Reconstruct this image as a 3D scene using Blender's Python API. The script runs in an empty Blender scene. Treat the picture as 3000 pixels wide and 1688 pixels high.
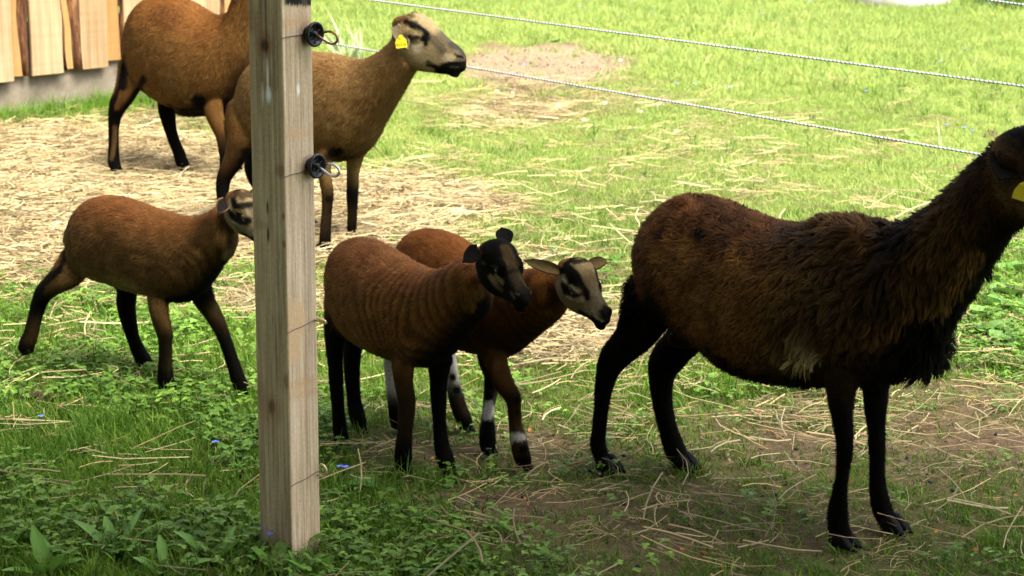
import bpy, math, random
import numpy as np
from mathutils import Vector, Matrix, kdtree
from mathutils.bvhtree import BVHTree

# ------------------------------------------------------------------ camera, sky, sun, exposure
R = math.radians
SC = bpy.context.scene
COL = SC.collection
FPX, PITCH, CAMH = 6600.0, R(14.3), 1.66          # focal length in photo pixels, tilt down, lens height
cd = bpy.data.cameras.new('camera'); cam = bpy.data.objects.new('camera', cd); COL.objects.link(cam)
cam.location = (0, 0, CAMH); cam.rotation_euler = (math.pi/2 - PITCH, 0, 0)
cd.sensor_width = 36.0; cd.sensor_fit = 'HORIZONTAL'; cd.lens = FPX/3000.0*36.0
cd.clip_start = 0.05; cd.clip_end = 2000.0
cd.dof.use_dof = True; cd.dof.focus_distance = 4.95; cd.dof.aperture_fstop = 10.0
SC.camera = cam

SUN_EL, SUN_AZ = R(56), R(138)                     # azimuth clockwise from +Y: to the right and a little behind the camera
world = bpy.data.worlds.new('World'); SC.world = world; world.use_nodes = True
wn = world.node_tree; wn.nodes.clear()
sky = wn.nodes.new('ShaderNodeTexSky'); sky.sky_type = 'NISHITA'; sky.sun_disc = False
sky.sun_elevation = SUN_EL; sky.sun_rotation = SUN_AZ; sky.air_density = 1.0; sky.dust_density = 6.0; sky.ozone_density = 0.6
hs = wn.nodes.new('ShaderNodeHueSaturation'); hs.inputs['Saturation'].default_value = 0.35
bg = wn.nodes.new('ShaderNodeBackground'); bg.inputs['Strength'].default_value = 0.15
wo = wn.nodes.new('ShaderNodeOutputWorld')
wn.links.new(sky.outputs[0], hs.inputs['Color']); wn.links.new(hs.outputs[0], bg.inputs[0]); wn.links.new(bg.outputs[0], wo.inputs[0])
sl = bpy.data.lights.new('sun', 'SUN'); sl.energy = 2.0; sl.angle = R(26); sl.color = (1.0, 0.95, 0.86)
sun = bpy.data.objects.new('sun', sl); COL.objects.link(sun); sun.location = (0, 0, 8)
sd = Vector((math.sin(SUN_AZ)*math.cos(SUN_EL), math.cos(SUN_AZ)*math.cos(SUN_EL), math.sin(SUN_EL)))
sun.rotation_euler = sd.to_track_quat('Z', 'Y').to_euler()
SC.view_settings.view_transform = 'Standard'; SC.view_settings.look = 'None'; SC.view_settings.gamma = 1.0
SC.view_settings.use_curve_mapping = False
SC.view_settings.exposure = 2.15
SC.cycles.max_bounces = 4; SC.cycles.diffuse_bounces = 3; SC.cycles.transparent_max_bounces = 4
SC.cycles.use_adaptive_sampling = True; SC.cycles.adaptive_threshold = 0.025

# ------------------------------------------------------------------ helpers
rng = np.random.default_rng(7)
CF = np.array([0, math.cos(PITCH), -math.sin(PITCH)]); CU = np.array([0, math.sin(PITCH), math.cos(PITCH)]); CR = np.array([1.0, 0, 0])
CP = np.array([0, 0, CAMH])
def ray(px, py): return CF + (px-1500)/FPX*CR - (py-844)/FPX*CU
def at_z(px, py, z=0.0):
    d = ray(px, py); return CP + (z-CAMH)/d[2]*d
def at_plane(px, py, P, n):
    d = ray(px, py); return CP + np.dot(P-CP, n)/np.dot(d, n)*d
def proj(P):
    P = np.atleast_2d(P) - CP
    zc = P@CF
    return 1500 + FPX*(P@CR)/zc, 844 - FPX*(P@CU)/zc, zc
def L(r, g, b):                                    # sRGB 0-255 -> linear
    return tuple(((c/255/12.92) if c/255 <= 0.04045 else ((c/255+0.055)/1.055)**2.4) for c in (r, g, b))

def vnoise(P, s, seed=0):                          # value noise, -1..1
    P = np.asarray(P, float)*s + seed*17.31
    i = np.floor(P).astype(np.int64); f = P - i; f = f*f*(3-2*f)
    def h(a, b, c):
        n = (a*374761393 + b*668265263 + c*2147483647) & 0xffffffff
        n = ((n ^ (n >> 13))*1274126177) & 0xffffffff
        return ((n ^ (n >> 16)) & 0xffff)/32767.5 - 1
    o = 0
    for dx in (0, 1):
        for dy in (0, 1):
            for dz in (0, 1):
                w = (f[:, 0] if dx else 1-f[:, 0])*(f[:, 1] if dy else 1-f[:, 1])*(f[:, 2] if dz else 1-f[:, 2])
                o = o + w*h(i[:, 0]+dx, i[:, 1]+dy, i[:, 2]+dz)
    return o
def fbm(P, s, n=3, seed=0):
    return sum(vnoise(P, s*2**k, seed+k)*0.5**k for k in range(n))/1.5
def sstep(a, b, x): t = np.clip((x-a)/(b-a), 0, 1); return t*t*(3-2*t)

def tag(o, label=None, cat=None, group=None, kind=None):
    if label: o['label'] = label
    if cat: o['category'] = cat
    if group: o['group'] = group
    if kind: o['kind'] = kind
    return o
def empty(name, loc=(0, 0, 0), rz=0.0):
    o = bpy.data.objects.new(name, None); COL.objects.link(o); o.location = loc; o.rotation_euler = (0, 0, rz); o.empty_display_size = 0.1
    return o
def mesh_obj(name, V, Fc, mat, parent=None, smooth=True, col=None, link=True):
    me = bpy.data.meshes.new(name)
    V = np.asarray(V, float)
    if parent is not None and parent.type == 'EMPTY':
        V = V - np.array(parent.location)          # parents carry a location only
    elif parent is not None and parent.parent is not None:
        V = V - np.array(parent.parent.location)
    me.from_pydata([tuple(v) for v in V], [], [tuple(f) for f in Fc])
    if smooth: me.polygons.foreach_set('use_smooth', [True]*len(me.polygons))
    if col is not None:
        a = me.color_attributes.new('Col', 'FLOAT_COLOR', 'POINT')
        c = np.ones((len(V), 4), np.float32); c[:, :3] = col; a.data.foreach_set('color', c.ravel())
    if mat: me.materials.append(mat)
    me.update()
    o = bpy.data.objects.new(name, me)
    if link: COL.objects.link(o)
    if parent is not None: o.parent = parent
    return o

class MB:
    def __init__(s): s.V = []; s.F = []
    def add(s, V, F):
        n = len(s.V); s.V += [tuple(v) for v in V]; s.F += [tuple(i+n for i in f) for f in F]
    def box(s, c, sx, sy, sz, M=None):
        V = [np.array((x*sx/2, y*sy/2, z*sz/2)) for x in (-1, 1) for y in (-1, 1) for z in (-1, 1)]
        if M is not None: V = [np.array(M)@v for v in V]
        s.add([v+np.array(c) for v in V], [(0, 1, 3, 2), (4, 6, 7, 5), (0, 4, 5, 1), (2, 3, 7, 6), (0, 2, 6, 4), (1, 5, 7, 3)])
    def tube(s, pts, r, n=8, cap=True):
        pts = [np.array(p, float) for p in pts]; m = len(pts)
        rr = r if hasattr(r, '__len__') else [r]*m
        V = []; F = []; up = None
        for i, p in enumerate(pts):
            t = pts[min(i+1, m-1)] - pts[max(i-1, 0)]; t = t/(np.linalg.norm(t)+1e-12)
            if up is None:
                up = np.array([0, 0, 1.0]) if abs(t[2]) < 0.9 else np.array([1.0, 0, 0])
            a = np.cross(t, up); a /= np.linalg.norm(a); b = np.cross(a, t); up = b
            for k in range(n):
                q = 2*math.pi*k/n; V.append(p + rr[i]*(a*math.cos(q) + b*math.sin(q)))
        for i in range(m-1):
            for k in range(n):
                F.append((i*n+k, i*n+(k+1) % n, (i+1)*n+(k+1) % n, (i+1)*n+k))
        if cap: F.append(tuple(range(n))[::-1]); F.append(tuple((m-1)*n+k for k in range(n)))
        s.add(V, F)
    def build(s, name, mat, parent=None, smooth=False, link=True): return mesh_obj(name, s.V, s.F, mat, parent, smooth, link=link)

# ------------------------------------------------------------------ materials
def new_mat(name, rough=0.8, spec=0.3):
    m = bpy.data.materials.new(name); m.use_nodes = True
    b = m.node_tree.nodes['Principled BSDF']; b.inputs['Roughness'].default_value = rough; b.inputs['Specular IOR Level'].default_value = spec
    return m, m.node_tree, b
def nd(nt, t, **kw):
    n = nt.nodes.new(t)
    for k, v in kw.items():
        if hasattr(n, k): setattr(n, k, v)
        else: n.inputs[k].default_value = v
    return n
def ramp(nt, fac, stops):
    r = nt.nodes.new('ShaderNodeValToRGB'); e = r.color_ramp.elements
    while len(e) < len(stops): e.new(0.5)
    for el, (p, c) in zip(e, stops): el.position = p; el.color = (*c, 1)
    nt.links.new(fac, r.inputs[0]); return r.outputs[0]
def mixc(nt, fac, a, b, mode='MIX'):
    n = nt.nodes.new('ShaderNodeMix'); n.data_type = 'RGBA'; n.blend_type = mode
    for s, v in ((n.inputs[0], fac), (n.inputs[6], a), (n.inputs[7], b)):
        if hasattr(v, 'is_output'): nt.links.new(v, s)
        elif isinstance(v, (int, float)): s.default_value = v
        else: s.default_value = (*v, 1)
    return n.outputs[2]
def bump(nt, b, h, strength=0.3, dist=0.01):
    n = nt.nodes.new('ShaderNodeBump'); n.inputs['Strength'].default_value = strength; n.inputs['Distance'].default_value = dist
    nt.links.new(h, n.inputs['Height']); nt.links.new(n.outputs[0], b.inputs['Normal'])
def noise(nt, vec, scale, detail=4, rough=0.55):
    n = nt.nodes.new('ShaderNodeTexNoise'); n.inputs['Scale'].default_value = scale; n.inputs['Detail'].default_value = detail; n.inputs['Roughness'].default_value = rough
    nt.links.new(vec, n.inputs['Vector']); return n.outputs[0]
def mapping(nt, scale, src='Object', loc=(0, 0, 0)):
    t = nt.nodes.new('ShaderNodeTexCoord'); m = nt.nodes.new('ShaderNodeMapping'); m.inputs['Scale'].default_value = scale; m.inputs['Location'].default_value = loc
    nt.links.new(t.outputs[src], m.inputs['Vector']); return m.outputs[0]
def flat_mat(name, c, rough=0.7, spec=0.3, metal=0.0, var=0.0, vs=60):
    m, nt, b = new_mat(name, rough, spec); b.inputs['Metallic'].default_value = metal
    if var:
        f = noise(nt, mapping(nt, (1, 1, 1)), vs)
        o = ramp(nt, f, [(0.25, tuple(x*(1-var) for x in c)), (0.75, tuple(min(1, x*(1+var)) for x in c))]); nt.links.new(o, b.inputs['Base Color'])
    else: b.inputs['Base Color'].default_value = (*c, 1)
    return m
def vcol_mat(name, rough=0.7, spec=0.2, trans=0.0, jitter=0.0, bumpy=0.0):
    m, nt, b = new_mat(name, rough, spec)
    a = nd(nt, 'ShaderNodeVertexColor', layer_name='Col'); c = a.outputs[0]
    if jitter:
        f = noise(nt, mapping(nt, (1, 1, 1)), 140, 3)
        c = mixc(nt, 1.0, c, ramp(nt, f, [(0.2, (1-jitter,)*3), (0.8, (1+jitter,)*3)]), 'MULTIPLY')
        if bumpy: bump(nt, b, f, bumpy, 0.004)
    nt.links.new(c, b.inputs['Base Color'])
    if trans:
        t = nt.nodes.new('ShaderNodeBsdfTranslucent'); nt.links.new(c, t.inputs[0]); mx = nt.nodes.new('ShaderNodeMixShader'); mx.inputs[0].default_value = trans
        nt.links.new(b.outputs[0], mx.inputs[1]); nt.links.new(t.outputs[0], mx.inputs[2]); nt.links.new(mx.outputs[0], nt.nodes['Material Output'].inputs[0])
    return m
def leaf_mat(name, c0, c1, trans=0.35, dry=None, dryp=0.12, rough=0.55):
    # blades and leaves: colour between c0 and c1 by the 'tint' each instance carries, 'Col' as a tip gradient
    m, nt, b = new_mat(name, rough, 0.25)
    a = nd(nt, 'ShaderNodeAttribute', attribute_type='INSTANCER', attribute_name='tint')
    c = ramp(nt, a.outputs['Fac'], [(0.0, c0), (1.0-dryp, c1), (1.0, dry or c1)])
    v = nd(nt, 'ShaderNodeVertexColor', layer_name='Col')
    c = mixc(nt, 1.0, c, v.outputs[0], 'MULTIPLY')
    nt.links.new(c, b.inputs['Base Color'])
    t = nt.nodes.new('ShaderNodeBsdfTranslucent'); nt.links.new(c, t.inputs[0]); mx = nt.nodes.new('ShaderNodeMixShader'); mx.inputs[0].default_value = trans
    nt.links.new(b.outputs[0], mx.inputs[1]); nt.links.new(t.outputs[0], mx.inputs[2]); nt.links.new(mx.outputs[0], nt.nodes['Material Output'].inputs[0])
    return m

M = {}
M['coat'] = vcol_mat('coat', 0.75, 0.06)
M['skin'] = vcol_mat('skin', 0.85, 0.03, jitter=0.25, bumpy=0.3)
M['hoof'] = flat_mat('hoof_horn', (0.0035, 0.0033, 0.0035), 0.6, 0.06, var=0.4, vs=90)
M['eye'] = flat_mat('eye_glass', (0.012, 0.008, 0.005), 0.22, 0.25)
M['iris'] = flat_mat('iris', (0.16, 0.09, 0.03), 0.1, 0.5)
M['tag_yellow'] = flat_mat('tag_plastic', (0.62, 0.50, 0.015), 0.4, 0.3)
M['tag_print'] = flat_mat('tag_print', (0.03, 0.03, 0.02), 0.6)
M['black_plastic'] = flat_mat('black_plastic', (0.008, 0.009, 0.012), 0.4, 0.35, var=0.2, vs=40)
M['brass'] = flat_mat('rusty_brass', (0.35, 0.20, 0.09), 0.4, 0.5, 0.8, var=0.35, vs=120)
M['zinc'] = flat_mat('galvanised', (0.55, 0.56, 0.57), 0.35, 0.5, 0.9, var=0.15, vs=120)
M['brass_bright'] = flat_mat('brass_bright', (0.62, 0.52, 0.28), 0.35, 0.5, 0.8, var=0.2, vs=120)
M['wire'] = flat_mat('dark_wire', (0.10, 0.085, 0.07), 0.5, 0.4, 0.5)
M['stone'] = flat_mat('pale_stone', (0.55, 0.50, 0.44), 0.85, 0.2, var=0.25, vs=60)
M['dung'] = flat_mat('dung', (0.055, 0.035, 0.022), 0.95, 0.1, var=0.5, vs=150)
M['pellet'] = flat_mat('pellet', (0.02, 0.016, 0.013), 0.6, 0.3)
M['concrete'] = None

# ------------------------------------------------------------------ ground
# layout of the ground, worked out on the photograph and carried as positions on the plane
def ell(x, y, cx, cy, rx, ry, soft=0.35, ang=0):
    c, s = math.cos(R(ang)), math.sin(R(ang)); dx, dy = x-cx, y-cy
    d = np.sqrt(((dx*c+dy*s)/rx)**2 + ((-dx*s+dy*c)/ry)**2); return 1-sstep(1-soft, 1+soft, d)
def cover(P):
    """P (n,3) on the ground -> straw, grass, soil weights"""
    x, y, _ = proj(P); x = x/1.165; y = y/1.165                       # in units of the 2575-wide view
    n1 = fbm(P, 1.7, 3, 3); n2 = fbm(P, 5.0, 3, 9)
    x = x + 60*n1; y = y + 34*n2 + 20*n1
    straw = np.maximum.reduce([
        ell(x, y, 150, 520, 620, 215, 0.22), ell(x, y, 720, 560, 470, 120, 0.3), 0.85*ell(x, y, 1060, 520, 220, 70, 0.6),
        0.9*ell(x, y, 1430, 860, 330, 70, 0.5), 0.55*ell(x, y, 700, 760, 250, 60, 0.6), 0.32*ell(x, y, 1500, 400, 800, 160, 0.6),
        0.40*ell(x, y, 1150, 740, 500, 220, 0.5), 0.35*ell(x, y, 1900, 1000, 900, 200, 0.6), 0.22*ell(x, y, 1900, 1300, 900, 230, 0.6),
        0.35*ell(x, y, 200, 750, 500, 60, 0.5), 0.5*ell(x, y, 1280, 260, 220, 70, 0.6)])
    soil = np.maximum.reduce([
        ell(x, y, 1370, 165, 215, 48, 0.25), 0.8*ell(x, y, 1380, 250, 260, 60, 0.6), 0.95*ell(x, y, 520, 270, 200, 60, 0.4),
        0.95*ell(x, y, 1250, 1140, 380, 70, 0.6), 0.9*ell(x, y, 1400, 1290, 420, 70, 0.6), 0.85*ell(x, y, 2250, 1130, 600, 150, 0.7),
        0.8*ell(x, y, 2450, 990, 200, 90, 0.5), 0.75*ell(x, y, 1800, 1330, 700, 130, 0.7), 0.6*ell(x, y, 110, 1010, 45, 22, 0.6), 0.5*ell(x, y, 195, 890, 45, 20, 0.6)])
    lush = np.maximum.reduce([ell(x, y, 330, 1230, 620, 300, 0.3), ell(x, y, 230, 880, 420, 90, 0.5), 0.9*ell(x, y, 900, 1380, 420, 150, 0.4),
        0.7*ell(x, y, 1750, 940, 260, 90, 0.6), ell(x, y, 2540, 760, 130, 170, 0.4), 0.8*ell(x, y, 1100, 600, 230, 60, 0.5)])
    bare_ = ell(x, y, 1370, 165, 215, 48, 0.25); straw = straw*(1-0.8*bare_)
    grass = np.clip(1 - 0.97*bare_ - 0.95*sstep(0.45, 0.9, straw) - 1.0*soil*(0.80+0.6*n2), 0.02, 1)
    return straw, grass, soil, lush

def axis(segs):
    out = []
    for a, b, s in segs: out += list(np.arange(a, b, s))
    return np.array(out + [segs[-1][1]])
gx = axis([(-300, -20, 20), (-20, -4, 1.0), (-4, 4, 0.05), (4, 20, 1.0), (20, 300, 20)])
gy = axis([(-60, 0, 6), (0, 4, 0.4), (4, 9, 0.05), (9, 16, 0.1), (16, 30, 1.0), (30, 400, 20)])
GX, GY = np.meshgrid(gx, gy)
gp = np.stack([GX.ravel(), GY.ravel(), np.zeros(GX.size)], 1)
def gz(P):
    P = np.atleast_2d(P); Q = np.array(P, float); Q[:, 2] = 0
    return -0.006 + 0.005*fbm(Q, 1.3, 2, 5) + 0.004*fbm(Q, 9, 2, 6)
nz = gz(gp); far = sstep(14, 22, np.abs(gp[:, 1]-5))
gp[:, 2] = nz*(1-far) - 0.004*far
st, gr, so, lu = cover(np.where(gp[:, 1:2] > 3.0, gp, np.array([[0, 3.0, 0]])))
nx_ = len(gx); F = [(j*nx_+i, j*nx_+i+1, (j+1)*nx_+i+1, (j+1)*nx_+i) for j in range(len(gy)-1) for i in range(nx_-1)]
wsum = st[:, None]*np.array([[0.10, 0.07, 0.035]])*0.9 + (gr*(1-st))[:, None]*np.array([[0.075, 0.105, 0.022]]) + ((1-gr)*(1-st))[:, None]*np.array([[0.115, 0.078, 0.050]])
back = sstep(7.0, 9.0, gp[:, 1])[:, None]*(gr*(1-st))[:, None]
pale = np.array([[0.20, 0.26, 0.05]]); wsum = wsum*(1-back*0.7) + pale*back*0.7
bare = ell(*[q/1.165 for q in proj(np.where(gp[:, 1:2] > 3.0, gp, np.array([[0, 3.0, 0]])))[:2]], 1370, 165, 215, 50, 0.25)[:, None]
wsum = wsum*(1-bare) + np.array([[0.21, 0.165, 0.105]])*bare
m, nt, b = new_mat('ground_soil', 0.95, 0.1)
vc = nd(nt, 'ShaderNodeVertexColor', layer_name='Col')
f1 = noise(nt, mapping(nt, (1, 1, 1)), 38, 6, 0.7); f2 = noise(nt, mapping(nt, (1, 1, 1)), 210, 4, 0.7)
c = mixc(nt, 1.0, vc.outputs[0], ramp(nt, f1, [(0.25, (0.45, 0.42, 0.4)), (0.5, (1, 1, 1)), (0.78, (1.7, 1.6, 1.5))]), 'MULTIPLY')
c = mixc(nt, 1.0, c, ramp(nt, f2, [(0.3, (0.5, 0.48, 0.45)), (0.7, (1.35, 1.3, 1.25))]), 'MULTIPLY')
nt.links.new(c, b.inputs['Base Color']); bump(nt, b, f1, 0.6, 0.02)
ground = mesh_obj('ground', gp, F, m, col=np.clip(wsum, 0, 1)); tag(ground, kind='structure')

# ------------------------------------------------------------------ barn with waney boards on a concrete plinth
def wood_mat(name, c_lo, c_hi, scale=(26, 26, 1.3), streak=0.5, rough=0.75):
    m, nt, b = new_mat(name, rough, 0.2)
    oi = nt.nodes.new('ShaderNodeObjectInfo')
    tc = nt.nodes.new('ShaderNodeTexCoord'); ad = nt.nodes.new('ShaderNodeVectorMath'); ad.operation = 'ADD'
    ml = nt.nodes.new('ShaderNodeVectorMath'); ml.operation = 'SCALE'; ml.inputs[3].default_value = 7.0
    cx = nt.nodes.new('ShaderNodeCombineXYZ'); nt.links.new(oi.outputs['Random'], cx.inputs[0]); nt.links.new(oi.outputs['Random'], cx.inputs[2]); nt.links.new(cx.outputs[0], ml.inputs[0])
    nt.links.new(tc.outputs['Object'], ad.inputs[0]); nt.links.new(ml.outputs[0], ad.inputs[1])
    mp = nt.nodes.new('ShaderNodeMapping'); mp.inputs['Scale'].default_value = scale; nt.links.new(ad.outputs[0], mp.inputs[0])
    f1 = noise(nt, mp.outputs[0], 1.0, 5, 0.6)
    mp2 = nt.nodes.new('ShaderNodeMapping'); mp2.inputs['Scale'].default_value = (scale[0]*5, scale[1]*5, scale[2]*2.2); nt.links.new(ad.outputs[0], mp2.inputs[0])
    f2 = noise(nt, mp2.outputs[0], 1.0, 3, 0.6)
    mp3 = nt.nodes.new('ShaderNodeMapping'); mp3.inputs['Scale'].default_value = (1.5, 1.5, 60); nt.links.new(ad.outputs[0], mp3.inputs[0])
    f3 = noise(nt, mp3.outputs[0], 1.0, 2, 0.5)
    c = ramp(nt, f1, [(0.28, c_lo), (0.72, c_hi)])
    c = mixc(nt, streak, c, ramp(nt, f2, [(0.3, (0.62, 0.56, 0.46)), (0.65, (1.06, 1.05, 1.03))]), 'MULTIPLY')
    c = mixc(nt, 0.35, c, ramp(nt, f3, [(0.35, (0.8, 0.78, 0.74)), (0.6, (1, 1, 1))]), 'MULTIPLY')
    v = ramp(nt, oi.outputs['Random'], [(0.0, (0.86, 0.82, 0.74)), (0.5, (1.0, 0.98, 0.94)), (1.0, (1.06, 1.0, 0.88))])
    c = mixc(nt, 1.0, c, v, 'MULTIPLY'); nt.links.new(c, b.inputs['Base Color']); bump(nt, b, f2, 0.25, 0.003)
    return m
M['plank'] = wood_mat('fresh_board', L(126, 106, 78), L(160, 141, 113))
M['plank_warm'] = wood_mat('warm_board', L(136, 103, 60), L(160, 130, 88))
M['old_board'] = wood_mat('old_board', L(95, 78, 60), L(135, 112, 88))
mm, nt, b = new_mat('bark', 0.95, 0.1)
f = noise(nt, mapping(nt, (40, 40, 9)), 1.0, 5, 0.7)
nt.links.new(ramp(nt, f, [(0.25, L(38, 24, 16)), (0.5, L(92, 62, 42)), (0.72, L(150, 108, 68)), (0.85, L(196, 150, 88))]), b.inputs['Base Color']); bump(nt, b, f, 0.9, 0.015)
M['bark'] = mm
mm, nt, b = new_mat('plinth_concrete', 0.9, 0.15)
f = noise(nt, mapping(nt, (1, 1, 1)), 7, 6, 0.65); g = noise(nt, mapping(nt, (3, 3, 1)), 3, 3)
c = ramp(nt, f, [(0.25, L(84, 75, 64)), (0.55, L(122, 113, 99)), (0.8, L(142, 134, 120))]); c = mixc(nt, 0.6, c, ramp(nt, g, [(0.35, (0.6, 0.58, 0.54)), (0.65, (1, 1, 1))]), 'MULTIPLY')
nt.links.new(c, b.inputs['Base Color']); bump(nt, b, f, 0.5, 0.012)
M['concrete'] = mm

W0 = at_z(0, 338); W1 = at_z(473, 284); wd = (W1-W0); wd[2] = 0; wd /= np.linalg.norm(wd); wnrm = np.array([wd[1], -wd[0], 0])   # faces the yard
barn = empty('barn', tuple((W0+W1)/2*np.array([1, 1, 0])))
tag(barn, 'wooden barn wall of pale waney-edged boards on a grey concrete plinth', 'barn')
def wall_pt(px, py, off=0.0): return at_plane(px, py, W0 + wnrm*off, wnrm)
def s_of(P): return float(np.dot(P-W0, wd))
S_END = s_of(wall_pt(735, 250))
mb = MB()                                                           # plinth with a rough face
nseg = 60; s0 = -2.6
V = []; Fq = []
hts = [-0.05, 0.06, 0.14, 0.22, 0.30, 0.36]
for i in range(nseg+1):
    s = s0 + (S_END-s0)*i/nseg
    for h in hts:
        P = W0 + wd*s + wnrm*0.0; P = P*np.array([1, 1, 0]) + np.array([0, 0, h]); V.append(P)
V = np.array(V); V += wnrm*(0.008*fbm(V, 6, 3, 2))[:, None]
nh = len(hts)
for i in range(nseg):
    for k in range(nh-1): Fq.append((i*nh+k, (i+1)*nh+k, (i+1)*nh+k+1, i*nh+k+1))
nb = len(V); Vb = V - wnrm*0.2
V = np.vstack([V, Vb])
for i in range(nseg): Fq.append((i*nh+nh-1, (i+1)*nh+nh-1, nb+(i+1)*nh+nh-1, nb+i*nh+nh-1))
for k in range(nh-1): Fq.append((nseg*nh+k, nb+nseg*nh+k, nb+nseg*nh+k+1, nseg*nh+k+1))
mesh_obj('plinth', V, Fq, M['concrete'], barn)
def board(name, sa, sb, z0, z1, off, th, mat, wl=0.0, wr=0.0, seed=0, round_=False):
    n = 26; V = []; Fb = []
    zz = np.linspace(z0, z1, n)
    for z in zz:
        q = np.array([[seed*3.1, 0, z]])
        a = sa + wl*float(fbm(q, 3.2, 3, 1)[0]); c_ = sb + wr*float(fbm(q, 3.2, 3, 4)[0])
        if round_:
            k = 7
            for j in range(k):
                t = j/(k-1); w = math.sin(math.pi*t)
                P = W0 + wd*(a+(c_-a)*t) + wnrm*(off + th*(0.15+0.85*w)*(1+0.45*float(fbm(np.array([[seed, t*2, z]]), 14, 3, 3)[0])))
                V.append((P[0], P[1], z))
        else:
            bev = 0.004
            for (ss, oo) in ((a, off), (a, off+th-bev), (a+bev, off+th), (c_-bev, off+th), (c_, off+th-bev), (c_, off)):
                P = W0 + wd*ss + wnrm*oo; V.append((P[0], P[1], z))
    k = 7 if round_ else 6
    for i in range(n-1):
        for j in range(k-1): Fb.append((i*k+j, i*k+j+1, (i+1)*k+j+1, (i+1)*k+j))
    Fb.append(tuple(range(k))[::-1]); Fb.append(tuple((n-1)*k+j for j in range(k)))
    return mesh_obj(name, V, Fb, mat, barn, smooth=round_)
TOPZ = 2.35
zb = float(wall_pt(130, 212)[2])
# (left px, right px, bottom px at the board's middle, layer, material)
BO = [(-620, -480, 248, 0, 'plank'), (-490, -395, 244, 1, 'plank_warm'), (-405, -270, 240, 0, 'plank'), (-280, -190, 236, 1, 'plank_warm'), (-200, -85, 240, 0, 'plank'), (-95, 29, 240, 1, 'plank'),
      (24, 64, 222, 0, 'plank_warm'), (78, 176, 214, 1, 'plank'), (170, 218, 200, 0, 'plank_warm'), (226, 304, 196, 1, 'plank'), (300, 348, 175, 0, 'plank_warm'),
      (352, 430, 166, 1, 'plank'), (424, 520, 150, 0, 'plank'), (512, 604, 140, 1, 'plank'), (600, 648, 130, 0, 'plank'), (644, 668, 130, 1, 'plank_warm'), (664, 735, 118, 1, 'plank')]
for i, (xa, xb, yb, ly, mt) in enumerate(BO):
    pa, pb = wall_pt(xa, yb), wall_pt(xb, yb); z0 = float(wall_pt((xa+xb)/2, yb)[2])
    board('plank', s_of(pa), s_of(pb), z0, TOPZ, 0.003 + 0.024*ly, 0.022, M[mt], 0.012, 0.012, i)
for i, (xa, xb, yb) in enumerate([(56, 82, 220), (168, 180, 202), (208, 236, 202), (345, 353, 172), (640, 650, 128)]):
    board('bark_edge', s_of(wall_pt(xa, yb)), s_of(wall_pt(xb, yb)), float(wall_pt(xa, yb)[2]), TOPZ, 0.024, 0.026, M['bark'], 0.03, 0.03, 40+i, True)
mb = MB()                                                           # gable side and roof of the barn, out of the picture
E0 = W0 + wd*S_END
side_c = E0 - wnrm*1.6
mb.box((side_c[0], side_c[1], 1.3), 0.03, 3.15, 2.1, Matrix.Rotation(math.atan2(wnrm[1], wnrm[0])-math.pi/2, 3, 'Z')); mb.build('side_wall', M['old_board'], barn)
mb = MB(); rc = W0 + wd*(S_END-2.4) - wnrm*1.3
mb.box((rc[0], rc[1], 2.44), 5.6, 3.6, 0.1, Matrix.Rotation(math.atan2(wd[1], wd[0]), 3, 'Z')); mb.build('roof', M['old_board'], barn)

# ------------------------------------------------------------------ unseen timber roof, back wall and posts, added to shade the foreground
sh = empty('shade_blocker', (0, 1.0, 0)); tag(sh, 'unseen dark timber roof with a back wall and posts, added to shade the near part of the yard', 'shade blocker')
mb = MB(); mb.box((-1.2, 0.6, 2.78), 10.0, 6.5, 0.06); mb.build('roof', M['old_board'], sh)  # added overhead, out of view, to block sun and sky
mb = MB(); mb.box((-1.4, -2.6, 1.37), 9.6, 0.05, 2.74); mb.build('back_blocker', M['old_board'], sh)  # added behind the camera to block sky light
for x in (-6.0, 3.2):
    mb = MB(); mb.box((x, 3.1, 1.37), 0.14, 0.14, 2.74); mb.build('post', M['old_board'], sh)  # unseen uprights for the added roof

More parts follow.
